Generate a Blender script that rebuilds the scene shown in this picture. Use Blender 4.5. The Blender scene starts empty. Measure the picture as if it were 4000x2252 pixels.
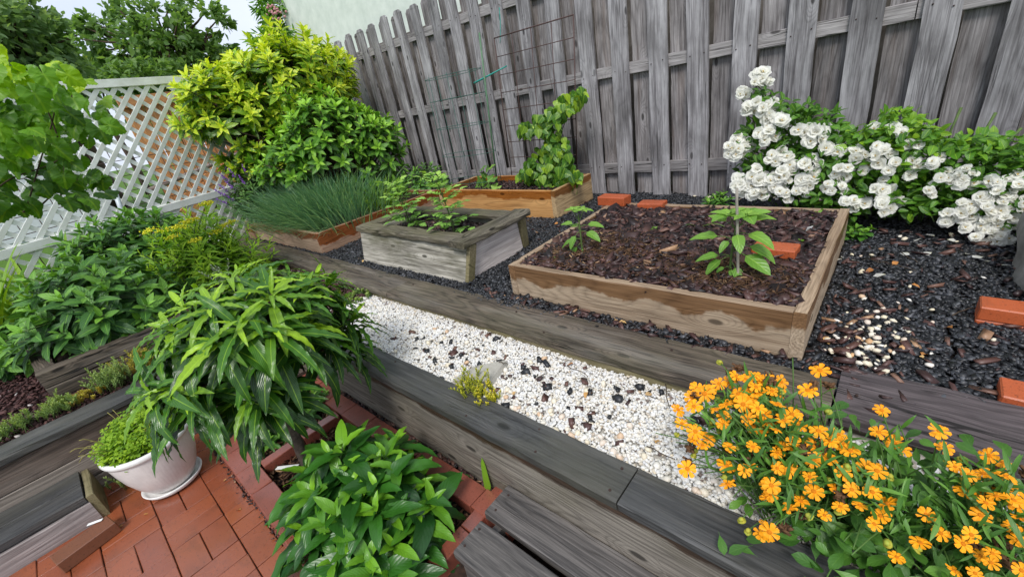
import bpy, bmesh, math, random
import numpy as np
from mathutils import Vector, Matrix, Euler, noise as mnoise

random.seed(7)
rng = np.random.default_rng(11)
SC = bpy.context.scene
C = SC.collection
PI = math.pi

# ------------------------------------------------------------------ camera
CAM_R = np.array([[0.7508669963, 0.1577488163, -0.6413377151],
                  [0.6377091111, -0.4258086910, 0.6418832046],
                  [-0.1718308572, -0.8909558180, -0.4203235503]])
CAM_O = np.array([0.0, 0.0, 1.45])
FPX = 1639.0
cam = bpy.data.cameras.new('camera')
cam.sensor_width = 36.0
cam.lens = FPX / 4000.0 * 36.0
cam.clip_start = 0.05
cam.clip_end = 800.0
camo = bpy.data.objects.new('camera', cam)
C.objects.link(camo)
_m = Matrix.Identity(4)
for i in range(3):
    _m[i][0] = CAM_R[i, 0]; _m[i][1] = -CAM_R[i, 1]; _m[i][2] = -CAM_R[i, 2]; _m[i][3] = CAM_O[i]
camo.matrix_world = _m
SC.camera = camo

# ------------------------------------------------------------------ light
SUN_EL, SUN_AZ = 52.0, 150.0
SC.view_settings.view_transform = 'Standard'
SC.view_settings.look = 'None'
SC.view_settings.exposure = 0.94
SC.view_settings.gamma = 1.0
SC.view_settings.use_curve_mapping = False

W = bpy.data.worlds.new('World'); SC.world = W; W.use_nodes = True
wt = W.node_tree; wt.nodes.clear()
_out = wt.nodes.new('ShaderNodeOutputWorld')
_sky = wt.nodes.new('ShaderNodeTexSky'); _sky.sky_type = 'NISHITA'; _sky.sun_disc = False
_sky.sun_elevation = math.radians(SUN_EL); _sky.sun_rotation = math.radians(SUN_AZ)
_b1 = wt.nodes.new('ShaderNodeBackground'); _b1.inputs['Strength'].default_value = 0.10
wt.links.new(_sky.outputs[0], _b1.inputs['Color'])
_tc = wt.nodes.new('ShaderNodeTexCoord')
_nz = wt.nodes.new('ShaderNodeTexNoise'); _nz.inputs['Scale'].default_value = 3.2
_nz.inputs['Detail'].default_value = 6.0; _nz.inputs['Roughness'].default_value = 0.55
wt.links.new(_tc.outputs['Generated'], _nz.inputs['Vector'])
_rp = wt.nodes.new('ShaderNodeValToRGB')
_rp.color_ramp.elements[0].position = 0.32; _rp.color_ramp.elements[0].color = (0.37, 0.42, 0.52, 1)
_rp.color_ramp.elements[1].position = 0.68; _rp.color_ramp.elements[1].color = (0.52, 0.55, 0.61, 1)
wt.links.new(_nz.outputs['Fac'], _rp.inputs['Fac'])
_b2 = wt.nodes.new('ShaderNodeBackground'); _b2.inputs['Strength'].default_value = 1.0
wt.links.new(_rp.outputs[0], _b2.inputs['Color'])
_mx = wt.nodes.new('ShaderNodeMixShader'); _mx.inputs[0].default_value = 0.9
wt.links.new(_b1.outputs[0], _mx.inputs[1]); wt.links.new(_b2.outputs[0], _mx.inputs[2])
wt.links.new(_mx.outputs[0], _out.inputs['Surface'])

sun = bpy.data.lights.new('sun', 'SUN'); sun.energy = 1.5; sun.angle = math.radians(18); sun.color = (1.0, 0.965, 0.91)
suno = bpy.data.objects.new('sun', sun); C.objects.link(suno)
_az, _el = math.radians(SUN_AZ), math.radians(SUN_EL)
_d = Vector((math.sin(_az) * math.cos(_el), math.cos(_az) * math.cos(_el), math.sin(_el)))
suno.rotation_euler = (_d).to_track_quat('Z', 'Y').to_euler()
SC.cycles.max_bounces = 6
SC.cycles.diffuse_bounces = 3
SC.cycles.glossy_bounces = 2
SC.cycles.transmission_bounces = 3
SC.cycles.transparent_max_bounces = 4

# ------------------------------------------------------------------ pixel of the photograph -> point in the garden (used to survey positions)
def ray(x, y):
    return CAM_R @ np.array([x - 2000.0, y - 1126.0, FPX])
def onz(x, y, z):
    r = ray(x, y); t = (z - CAM_O[2]) / r[2]; return CAM_O + r * t
def onpl(x, y, p0, n):
    r = ray(x, y); n = np.array(n, float); t = ((np.array(p0, float) - CAM_O) @ n) / (r @ n); return CAM_O + r * t
def atd(x, y, d):
    r = ray(x, y); return CAM_O + r / np.linalg.norm(r) * d
def projn(P):
    q = (np.asarray(P, float) - CAM_O) @ CAM_R
    return 2000 + FPX * q[..., 0] / q[..., 2], 1126 + FPX * q[..., 1] / q[..., 2], q[..., 2]

# ------------------------------------------------------------------ node helpers
def newmat(name):
    m = bpy.data.materials.new(name); m.use_nodes = True
    m.node_tree.nodes.clear()
    return m
def nd(nt, typ, ins=None, **kw):
    n = nt.nodes.new(typ)
    for k, v in kw.items(): setattr(n, k, v)
    for k, v in (ins or {}).items():
        s = n.inputs[k]
        if isinstance(v, bpy.types.NodeSocket): nt.links.new(v, s)
        else: s.default_value = v
    return n
def ma(nt, op, a, b=0.0, c=None, clamp=False):
    n = nt.nodes.new('ShaderNodeMath'); n.operation = op; n.use_clamp = clamp
    for i, v in enumerate([a, b] + ([c] if c is not None else [])):
        if isinstance(v, bpy.types.NodeSocket): nt.links.new(v, n.inputs[i])
        else: n.inputs[i].default_value = v
    return n.outputs[0]
def mixc(nt, f, a, b, blend='MIX'):
    n = nt.nodes.new('ShaderNodeMix'); n.data_type = 'RGBA'; n.blend_type = blend
    for i, v in ((0, f), (6, a), (7, b)):
        if isinstance(v, bpy.types.NodeSocket): nt.links.new(v, n.inputs[i])
        elif i == 0: n.inputs[0].default_value = v
        else: n.inputs[i].default_value = (*v[:3], 1)
    return n.outputs[2]
def ramp(nt, fac, stops, interp='LINEAR'):
    n = nt.nodes.new('ShaderNodeValToRGB'); cr = n.color_ramp; cr.interpolation = interp
    while len(cr.elements) < len(stops): cr.elements.new(0.5)
    for e, (p, c) in zip(cr.elements, stops):
        e.position = p; e.color = (*c[:3], 1) if hasattr(c, '__len__') else (c, c, c, 1)
    nt.links.new(fac, n.inputs[0]); return n.outputs[0]
def mrange(nt, v, a, b, c=0.0, d=1.0, smooth=False):
    n = nt.nodes.new('ShaderNodeMapRange'); n.clamp = True
    if smooth: n.interpolation_type = 'SMOOTHSTEP'
    nt.links.new(v, n.inputs[0])
    for i, x in enumerate((a, b, c, d)): n.inputs[i + 1].default_value = x
    return n.outputs[0]
def noise(nt, vec, scale, detail=4.0, rough=0.55, dist=0.0):
    n = nd(nt, 'ShaderNodeTexNoise', {'Scale': scale, 'Detail': detail, 'Roughness': rough, 'Distortion': dist})
    if vec is not None: nt.links.new(vec, n.inputs['Vector'])
    return n.outputs['Fac']
def principled(nt, col, rough, spec=0.5, bump=None, bs=0.3, bd=0.01, **extra):
    p = nt.nodes.new('ShaderNodeBsdfPrincipled')
    for k, v in (('Base Color', col), ('Roughness', rough), ('Specular IOR Level', spec)):
        if isinstance(v, bpy.types.NodeSocket): nt.links.new(v, p.inputs[k])
        else: p.inputs[k].default_value = (*v[:3], 1) if k == 'Base Color' else v
    for k, v in extra.items(): p.inputs[k].default_value = v
    if bump is not None:
        b = nd(nt, 'ShaderNodeBump', {'Strength': bs, 'Distance': bd, 'Height': bump})
        nt.links.new(b.outputs[0], p.inputs['Normal'])
    return p
def outp(nt, sh):
    o = nt.nodes.new('ShaderNodeOutputMaterial'); nt.links.new(sh, o.inputs['Surface'])
def coords(nt, scale=(1, 1, 1), rnd=True, kind='Object'):
    tc = nt.nodes.new('ShaderNodeTexCoord'); v = tc.outputs[kind]
    if rnd:
        oi = nt.nodes.new('ShaderNodeObjectInfo')
        r = nd(nt, 'ShaderNodeVectorMath', {0: oi.outputs['Random'], 1: (53.0, 91.0, 37.0)}, operation='MULTIPLY')
        v = nd(nt, 'ShaderNodeVectorMath', {0: v, 1: r.outputs[0]}, operation='ADD').outputs[0]
    if scale != (1, 1, 1):
        v = nd(nt, 'ShaderNodeVectorMath', {0: v, 1: scale}, operation='MULTIPLY').outputs[0]
    return v

# ------------------------------------------------------------------ materials
def mat_wood(name, light, dark, ring=0.5, rings=9.0, moss=None, mossamt=0.0, wet=None, rough=0.75, crack=0.35,
             knots=0.6, spec=0.35, vary=0.35, stain=None, stainamt=0.0, streak=0.55, crs=24.0, crw=0.024):
    m = newmat(name); nt = m.node_tree
    base = coords(nt)
    raw = coords(nt, rnd=False)
    def sc(v, s): return nd(nt, 'ShaderNodeVectorMath', {0: v, 1: s}, operation='MULTIPLY').outputs[0]
    # knots
    _sx = nd(nt, 'ShaderNodeSeparateXYZ', {0: base})
    kv = nd(nt, 'ShaderNodeCombineXYZ', {0: ma(nt, 'MULTIPLY', _sx.outputs[0], 2.6), 1: ma(nt, 'MULTIPLY', ma(nt, 'ADD', _sx.outputs[1], _sx.outputs[2]), 6.5), 2: 0.0}).outputs[0]
    vo = nd(nt, 'ShaderNodeTexVoronoi', {'Scale': 1.0, 'Randomness': 1.0}, feature='F1', voronoi_dimensions='2D'); nt.links.new(kv, vo.inputs['Vector'])
    kd = vo.outputs['Distance']
    ksel = ma(nt, 'GREATER_THAN', nd(nt, 'ShaderNodeSeparateColor', {0: vo.outputs['Color']}).outputs[0], 1.0 - knots * 0.6)
    kn = ma(nt, 'MULTIPLY', mrange(nt, kd, 0.0, 0.40, 1.0, 0.0, True), ksel)
    kcore = ma(nt, 'MULTIPLY', mrange(nt, kd, 0.05, 0.10, 1.0, 0.0, True), ksel)
    # cathedral grain = contour lines of a stretched noise
    n1 = noise(nt, sc(base, (0.9, 7.0, 7.0)), 1.0, 1.5, 0.4)
    ph = ma(nt, 'ADD', ma(nt, 'MULTIPLY', n1, rings * 2.0), ma(nt, 'MULTIPLY', kn, 4.0))
    fr = ma(nt, 'FRACT', ph)
    rg = ma(nt, 'POWER', ma(nt, 'ABSOLUTE', ma(nt, 'SUBTRACT', ma(nt, 'MULTIPLY', fr, 2.0), 1.0)), 2.2)
    # fibres
    f1 = noise(nt, sc(base, (2.5, 55.0, 55.0)), 1.0, 5.0, 0.65)
    f2 = noise(nt, sc(base, (3.0, 150.0, 150.0)), 1.0, 3.0, 0.7)
    big = noise(nt, sc(base, (1.3, 5.0, 5.0)), 1.0, 4.0, 0.6)
    v = ma(nt, 'ADD', ma(nt, 'MULTIPLY', f1, streak), ma(nt, 'MULTIPLY', big, 1.0 - streak))
    col = mixc(nt, mrange(nt, v, 0.37, 0.63), dark, light)
    col = mixc(nt, ma(nt, 'MULTIPLY', rg, ring), col, [c * 0.45 for c in dark])
    col = mixc(nt, mrange(nt, f2, 0.5, 0.72, 0.0, 0.6), col, [min(1, c * 1.3) for c in light])
    col = mixc(nt, mrange(nt, f2, 0.46, 0.28, 0.0, 0.65), col, [c * 0.6 for c in dark])
    # cracks
    c1 = noise(nt, sc(base, (0.9, crs, crs)), 1.0, 3.0, 0.5, 0.5)
    ck = mrange(nt, ma(nt, 'ABSOLUTE', ma(nt, 'SUBTRACT', c1, 0.5)), crw * 0.2, crw, 1.0, 0.0)
    gate = mrange(nt, noise(nt, sc(base, (1.8, 6.0, 6.0)), 1.0, 2.0), 0.48, 0.6)
    ck = ma(nt, 'MULTIPLY', ma(nt, 'MULTIPLY', ck, gate), crack)
    col = mixc(nt, ck, col, [c * 0.15 for c in dark])
    col = mixc(nt, ma(nt, 'MULTIPLY', ma(nt, 'POWER', kn, 1.5), 0.45), col, [min(1, c * 1.1) for c in light])
    col = mixc(nt, ma(nt, 'MULTIPLY', kcore, 0.9), col, [c * 0.3 for c in dark])
    if stain is not None:
        s1 = noise(nt, sc(base, (1.1, 9.0, 9.0)), 1.0, 5.0, 0.6)
        col = mixc(nt, mrange(nt, s1, 0.5, 0.68, 0.0, stainamt), col, stain)
    if moss is not None:
        mo = noise(nt, sc(base, (2.2, 4.0, 4.0)), 1.0, 6.0, 0.65)
        col = mixc(nt, mrange(nt, mo, 0.42, 0.66, 0.0, mossamt), col, moss)
    rsock = mrange(nt, f1, 0.3, 0.7, rough + 0.08, rough - 0.12)
    if wet is not None:      # rain-soaked band: darker, shinier, with a ragged edge
        thr, amp, wcol = wet
        z = nd(nt, 'ShaderNodeSeparateXYZ', {0: raw}).outputs[2]
        wn = noise(nt, sc(base, (3.5, 3.5, 3.5)), 1.0, 5.0, 0.55)
        wz = ma(nt, 'ADD', z, ma(nt, 'MULTIPLY', ma(nt, 'SUBTRACT', wn, 0.5), amp))
        wn2 = noise(nt, sc(base, (14.0, 30.0, 30.0)), 1.0, 4.0, 0.6)
        wz = ma(nt, 'ADD', wz, ma(nt, 'MULTIPLY', ma(nt, 'SUBTRACT', wn2, 0.5), 0.03))
        nz_ = nd(nt, 'ShaderNodeSeparateXYZ', {0: nt.nodes.new('ShaderNodeNewGeometry').outputs['Normal']}).outputs[2]
        wf = ma(nt, 'MULTIPLY', mrange(nt, wz, thr - 0.010, thr + 0.010, 0.0, 1.0, True), mrange(nt, nz_, 0.5, 0.8, 1.0, 0.3))
        wc = mixc(nt, 1.0, col, wcol, 'MULTIPLY')
        col = mixc(nt, wf, col, wc)
        rsock = ma(nt, 'SUBTRACT', rsock, ma(nt, 'MULTIPLY', wf, 0.35))
    oi = nt.nodes.new('ShaderNodeObjectInfo')
    br = mrange(nt, oi.outputs['Random'], 0.0, 1.0, 1.0 - vary * 0.5, 1.0 + vary * 0.5)
    col = mixc(nt, 1.0, col, nd(nt, 'ShaderNodeCombineColor', {0: br, 1: br, 2: br}).outputs[0], 'MULTIPLY')
    h = ma(nt, 'SUBTRACT', ma(nt, 'ADD', ma(nt, 'MULTIPLY', f1, 0.6), ma(nt, 'MULTIPLY', f2, 0.25)), ma(nt, 'ADD', ma(nt, 'MULTIPLY', ck, 2.0), ma(nt, 'MULTIPLY', rg, 0.25)))
    p = principled(nt, col, rsock, spec, h, 0.6, 0.004)
    outp(nt, p.outputs[0]); return m

def mat_plain(name, col, rough=0.6, spec=0.4, col2=None, nscale=30.0, bs=0.2, bd=0.003, detail=5.0, vary=0.0, metallic=0.0):
    m = newmat(name); nt = m.node_tree
    v = coords(nt)
    f = noise(nt, v, nscale, detail, 0.6)
    c = mixc(nt, mrange(nt, f, 0.32, 0.68), col, col2 or [x * 0.75 for x in col])
    if vary:
        oi = nt.nodes.new('ShaderNodeObjectInfo')
        br = mrange(nt, oi.outputs['Random'], 0, 1, 1 - vary, 1 + vary)
        c = mixc(nt, 1.0, c, nd(nt, 'ShaderNodeCombineColor', {0: br, 1: br, 2: br}).outputs[0], 'MULTIPLY')
    p = principled(nt, c, rough, spec, f, bs, bd, Metallic=metallic)
    outp(nt, p.outputs[0]); return m

def mat_brick(name, c1, c2, wetness=0.6, dirt=(0.05, 0.025, 0.015)):
    m = newmat(name); nt = m.node_tree
    v = coords(nt)
    oi = nt.nodes.new('ShaderNodeObjectInfo')
    c = mixc(nt, oi.outputs['Random'], c1, c2)
    fine = noise(nt, v, 260.0, 3.0, 0.7)
    med = noise(nt, v, 9.0, 5.0, 0.6)
    c = mixc(nt, mrange(nt, fine, 0.35, 0.7, 0.0, 0.5), c, [x * 0.5 for x in c1])
    pores = noise(nt, v, 120.0, 2.0, 0.5)
    c = mixc(nt, mrange(nt, pores, 0.62, 0.70, 0.0, 0.8), c, [x * 0.3 for x in c1])
    c = mixc(nt, mrange(nt, med, 0.5, 0.75, 0.0, 0.4), c, dirt)
    wetn = noise(nt, coords(nt, rnd=False, kind='Generated') if False else v, 5.0, 3.0, 0.5)
    r = mrange(nt, wetn, 0.35, 0.65, 0.12 + 0.45 * (1 - wetness), 0.42)
    p = principled(nt, c, r, 0.5, fine, 0.3, 0.0015, **{'Coat Weight': wetness * .8, 'Coat Roughness': .16})
    outp(nt, p.outputs[0]); return m

def mat_leaf(name, dark, mid, light, rough=0.42, transl=0.28, vein=0.25, sidev=8.0, vbump=0.4, variegate=None, spec=0.45, vdark=False):
    """the colour runs dark -> mid -> light with the age of the leaf (per-leaf value)"""
    m = newmat(name); nt = m.node_tree
    at = nt.nodes.new('ShaderNodeAttribute'); at.attribute_name = 'var'
    oi = nt.nodes.new('ShaderNodeObjectInfo')
    oc = nd(nt, 'ShaderNodeSeparateColor', {0: oi.outputs['Color']}).outputs[0]
    val = ma(nt, 'ADD', at.outputs['Fac'], oc)
    uv = nt.nodes.new('ShaderNodeUVMap'); uv.uv_map = 'UVMap'
    sx = nd(nt, 'ShaderNodeSeparateXYZ', {0: uv.outputs[0]})
    du = ma(nt, 'ABSOLUTE', ma(nt, 'SUBTRACT', sx.outputs[0], 0.5))
    vv = sx.outputs[1]
    col = ramp(nt, val, [(0.0, dark), (0.5, mid), (1.0, light)])
    blot = noise(nt, coords(nt), 40.0, 3.0, 0.6)
    col = mixc(nt, mrange(nt, blot, 0.35, 0.7, 0.0, 0.3), col, mixc(nt, 0.5, dark, mid))
    rib = mrange(nt, du, 0.02, 0.05, 1.0, 0.0)
    sv = ma(nt, 'ABSOLUTE', ma(nt, 'SINE', ma(nt, 'MULTIPLY', ma(nt, 'SUBTRACT', ma(nt, 'MULTIPLY', vv, sidev), ma(nt, 'MULTIPLY', du, sidev * 0.55)), PI)))
    svl = mrange(nt, sv, 0.0, 0.28, 1.0, 0.0)
    vc = [c * 0.5 for c in dark] if vdark else [min(1, c * 1.5 + 0.02) for c in light]
    col = mixc(nt, ma(nt, 'MULTIPLY', ma(nt, 'MAXIMUM', rib, ma(nt, 'MULTIPLY', svl, 0.55)), vein), col, vc)
    if variegate is not None:
        vn = noise(nt, coords(nt), 55.0, 4.0, 0.65)
        th = mrange(nt, val, 0.0, 1.0, 0.66, 0.42)
        mk = mrange(nt, ma(nt, 'SUBTRACT', vn, th), -0.02, 0.03)
        col = mixc(nt, ma(nt, 'MULTIPLY', mk, 0.9), col, variegate)
    h = ma(nt, 'ADD', ma(nt, 'MULTIPLY', sv, 0.7), ma(nt, 'MULTIPLY', mrange(nt, du, 0.0, 0.12), 0.6))
    p = principled(nt, col, rough, spec, h, vbump, 0.004)
    t = nt.nodes.new('ShaderNodeBsdfTranslucent')
    tcx = mixc(nt, 1.0, col, (1.5, 1.5, 0.7), 'MULTIPLY'); nt.links.new(tcx, t.inputs[0])
    mx = nt.nodes.new('ShaderNodeMixShader'); mx.inputs[0].default_value = transl
    nt.links.new(p.outputs[0], mx.inputs[1]); nt.links.new(t.outputs[0], mx.inputs[2])
    outp(nt, mx.outputs[0]); return m

def mat_bits(name, stops, rough=0.6, spec=0.4, bump=0.0, nscale=120.0, mult=None):
    """loose pieces: the colour of each comes from its own value"""
    m = newmat(name); nt = m.node_tree
    at = nt.nodes.new('ShaderNodeAttribute'); at.attribute_name = 'var'
    c = ramp(nt, at.outputs['Fac'], stops)
    f = noise(nt, coords(nt), nscale, 4.0, 0.6)
    c = mixc(nt, mrange(nt, f, 0.3, 0.7, 0.0, 0.35), c, mixc(nt, 1.0, c, (0.45, 0.42, 0.4), 'MULTIPLY'))
    p = principled(nt, c, rough, spec, f, bump, 0.002)
    outp(nt, p.outputs[0]); return m

# ------------------------------------------------------------------ object helpers
def tag(o, label=None, cat=None, group=None, kind=None):
    if label: o['label'] = label
    if cat: o['category'] = cat
    if group: o['group'] = group
    if kind: o['kind'] = kind
    return o
def thing(name, label, cat, loc=(0, 0, 0), group=None):
    o = bpy.data.objects.new(name, None); C.objects.link(o); o.location = loc
    o.empty_display_size = 0.05
    return tag(o, label, cat, group)
def put(name, mesh, parent=None, loc=None, rot=None, mat4=None, col=None, kind=None):
    """link one mesh object; loc is a world point, the parents are never rotated"""
    o = bpy.data.objects.new(name, mesh); C.objects.link(o)
    off = Vector((0, 0, 0))
    p = parent
    while p is not None: off += p.location; p = p.parent
    if mat4 is not None:
        mm = mat4.copy(); mm.translation = mm.translation - off; o.matrix_basis = mm
    else:
        if rot is not None: o.rotation_euler = rot
        o.location = Vector(loc if loc is not None else (0, 0, 0)) - off if loc is not None else -off
    if parent is not None: o.parent = parent
    if col is not None: o.color = (col, col, col, 1)
    if kind: o['kind'] = kind
    return o
def meshdata(name, V, F, mat=None, smooth=False, uv=None, var=None, midx=None):
    """F: (k,3) or (k,4) array of indices, or a list of polygons"""
    me = bpy.data.meshes.new(name)
    V = np.asarray(V, np.float32)
    if isinstance(F, np.ndarray):
        k, s = F.shape
        me.vertices.add(len(V)); me.vertices.foreach_set('co', V.ravel())
        me.loops.add(k * s); me.loops.foreach_set('vertex_index', F.astype(np.int32).ravel())
        me.polygons.add(k); me.polygons.foreach_set('loop_start', np.arange(0, k * s, s, dtype=np.int32))
        me.polygons.foreach_set('loop_total', np.full(k, s, np.int32))
        if midx is not None: me.polygons.foreach_set('material_index', midx.astype(np.int32))
        me.update(calc_edges=True)
    else:
        me.from_pydata([tuple(v) for v in V], [], F)
        if midx is not None:
            for p, i in zip(me.polygons, midx): p.material_index = int(i)
    if uv is not None:
        l = me.uv_layers.new(name='UVMap')
        idx = np.empty(len(me.loops), np.int32); me.loops.foreach_get('vertex_index', idx)
        l.data.foreach_set('uv', np.asarray(uv, np.float32)[idx].ravel())
    if var is not None:
        a = me.attributes.new('var', 'FLOAT', 'POINT'); a.data.foreach_set('value', np.asarray(var, np.float32))
    for mm in (mat if isinstance(mat, (list, tuple)) else [mat]):
        if mm is not None: me.materials.append(mm)
    if smooth: me.polygons.foreach_set('use_smooth', np.ones(len(me.polygons), bool))
    me.validate(clean_customdata=False)
    return me

# boards: local X runs along the length; every ring of the section is slightly out of true
def plank_mesh(L, sy, sz, mat, ch=0.003, jit=0.0012, taper=0.0, n=None, warp=0.0):
    n = n or max(2, int(L / 0.12))
    y, z = sy / 2, sz / 2
    sec = np.array([(-y + ch, -z), (y - ch, -z), (y, -z + ch), (y, z - ch), (y - ch, z), (-y + ch, z), (-y, z - ch), (-y, -z + ch)])
    V, F = [], []
    r = np.random.default_rng(int(rng.integers(1e9)))
    a1, a2 = r.uniform(0, 6.28, 2)
    for i in range(n + 1):
        t = i / n; x = (t - 0.5) * L
        s = sec + r.normal(0, jit, sec.shape)
        dz = warp * math.sin(a1 + t * 4.0); dy = warp * math.sin(a2 + t * 3.3)
        for q in s: V.append((x, q[0] + dy, q[1] + dz))
    for i in range(n):
        for k in range(8):
            a = i * 8 + k; b = i * 8 + (k + 1) % 8
            F.append((a, b, b + 8, a + 8))
    F.append(tuple(range(7, -1, -1))); F.append(tuple(n * 8 + k for k in range(8)))
    return meshdata('plank', V, F, mat)
def plank(name, parent, a, b, sy, sz, mat, up=(0, 0, 1), **kw):
    """a board from point a to point b (centre line), sz measured along up"""
    a, b, up = Vector(a), Vector(b), Vector(up)
    x = (b - a).normalized(); y = up.cross(x).normalized(); z = x.cross(y)
    mm = Matrix((x, y, z)).transposed().to_4x4(); mm.translation = (a + b) / 2
    return put(name, plank_mesh((b - a).length, sy, sz, mat, **kw), parent, mat4=mm)
def block_mesh(L, Wd, H, mat, bev=0.004, jit=0.0008):
    bm = bmesh.new(); bmesh.ops.create_cube(bm, size=1.0)
    for v in bm.verts: v.co = Vector((v.co.x * L, v.co.y * Wd, v.co.z * H)) + Vector([random.gauss(0, jit) for _ in range(3)])
    bmesh.ops.bevel(bm, geom=list(bm.edges), offset=bev, segments=1, affect='EDGES')
    me = bpy.data.meshes.new('block'); bm.to_mesh(me); bm.free(); me.materials.append(mat); return me
def tubes(lines, mat, radii, sides=6, name='tube', smooth=True, var=None):
    """lines: list of (n,3) arrays; radii: per line (r0, r1)"""
    V, F, VA, base = [], [], [], 0
    for li, (ln, (r0, r1)) in enumerate(zip(lines, radii)):
        ln = np.asarray(ln, float); n = len(ln)
        T = np.gradient(ln, axis=0); T /= np.linalg.norm(T, axis=1, keepdims=True) + 1e-9
        ref = np.array([0, 0, 1.0]) if abs(T[0, 2]) < 0.9 else np.array([1.0, 0, 0])
        for i in range(n):
            u = np.cross(ref, T[i]); u /= np.linalg.norm(u) + 1e-9; w = np.cross(T[i], u)
            r = r0 + (r1 - r0) * i / max(1, n - 1)
            for k in range(sides):
                an = 2 * PI * k / sides
                V.append(ln[i] + r * (math.cos(an) * u + math.sin(an) * w))
        for i in range(n - 1):
            for k in range(sides):
                a = base + i * sides + k; b = base + i * sides + (k + 1) % sides
                F.append((a, b, b + sides, a + sides))
        F.append(tuple(base + k for k in range(sides - 1, -1, -1))); F.append(tuple(base + (n - 1) * sides + k for k in range(sides)))
        if var is not None: VA += [var[li]] * (n * sides)
        base += n * sides
    return meshdata(name, V, F, mat, smooth, var=VA if var is not None else None)
def bez(a, b, c, n=7):
    t = np.linspace(0, 1, n)[:, None]
    a, b, c = (np.asarray(q, float) for q in (a, b, c))
    return (1 - t) ** 2 * a + 2 * t * (1 - t) * b + t ** 2 * c

# ------------------------------------------------------------------ scattering: many copies of one little shape in ONE mesh
def nrm(v): return v / (np.linalg.norm(v, axis=-1, keepdims=True) + 1e-9)
def frames(P, D, N, S, Wd=None):
    P, D, N = np.asarray(P, float), nrm(np.asarray(D, float)), np.asarray(N, float)
    X = np.cross(D, N); bad = np.linalg.norm(X, axis=1) < 1e-4
    X[bad] = np.cross(D[bad], np.array([0.3, 0.5, 0.81])); X = nrm(X)
    Z = np.cross(X, D)
    S = np.broadcast_to(np.asarray(S, float), (len(P),)); Wd = np.ones(len(P)) if Wd is None else Wd
    M = np.zeros((len(P), 4, 4)); M[:, 3, 3] = 1
    M[:, :3, 0] = X * (S * Wd)[:, None]; M[:, :3, 1] = D * S[:, None]; M[:, :3, 2] = Z * S[:, None]; M[:, :3, 3] = P
    return M
def rand_frames(P, S3, tilt=0.5, r=rng):
    """flat-lying pieces: random heading, small tilt; S3 (n,3)"""
    n = len(P); a = r.uniform(0, 2 * PI, n)
    N = nrm(np.stack([r.normal(0, tilt, n), r.normal(0, tilt, n), np.ones(n)], 1))
    D0 = np.stack([np.cos(a), np.sin(a), np.zeros(n)], 1)
    X = nrm(np.cross(D0, N)); D = np.cross(N, X)
    M = np.zeros((n, 4, 4)); M[:, 3, 3] = 1
    M[:, :3, 0] = X * S3[:, :1]; M[:, :3, 1] = D * S3[:, 1:2]; M[:, :3, 2] = N * S3[:, 2:3]; M[:, :3, 3] = P
    return M
def inst(name, protos, pick, M, mat, var=None, smooth=False):
    VV, FF, UU, AA, base = [], [], [], [], 0
    var = np.zeros(len(M)) if var is None else np.asarray(var)
    for k, (V, F, UV) in enumerate(protos):
        s = np.where(pick == k)[0]
        if not len(s): continue
        V = np.asarray(V, float); F = np.asarray(F, int); Vh = np.c_[V, np.ones(len(V))]
        X = np.einsum('mij,vj->mvi', M[s][:, :3, :], Vh)
        VV.append(X.reshape(-1, 3)); FF.append((F[None] + (base + np.arange(len(s)) * len(V))[:, None, None]).reshape(-1, F.shape[1]))
        UU.append(np.tile(UV if UV is not None else np.zeros((len(V), 2)), (len(s), 1))); AA.append(np.repeat(var[s], len(V)))
        base += len(s) * len(V)
    return meshdata(name, np.concatenate(VV), np.concatenate(FF), mat, smooth, np.concatenate(UU), np.concatenate(AA))

def chip_proto(seed, flat=True):
    r = np.random.default_rng(seed)
    V = np.array([(x, y, z) for x in (-.5, .5) for y in (-.5, .5) for z in (-.5, .5)]) + r.uniform(-.22, .22, (8, 3))
    F = np.array([(0, 1, 3), (0, 3, 2), (4, 6, 7), (4, 7, 5), (0, 4, 5), (0, 5, 1), (2, 3, 7), (2, 7, 6), (0, 2, 6), (0, 6, 4), (1, 5, 7), (1, 7, 3)])
    return V, F, None
def pebble_proto(seed):
    bm = bmesh.new(); bmesh.ops.create_icosphere(bm, subdivisions=1, radius=0.5)
    V = np.array([v.co for v in bm.verts]); F = np.array([[v.index for v in f.verts] for f in bm.faces]); bm.free()
    r = np.random.default_rng(seed); V *= r.uniform(.82, 1.15, (len(V), 1)); return V, F, None
CHIPS = [chip_proto(i) for i in range(6)]
PEBS = [pebble_proto(i) for i in range(6)]

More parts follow.
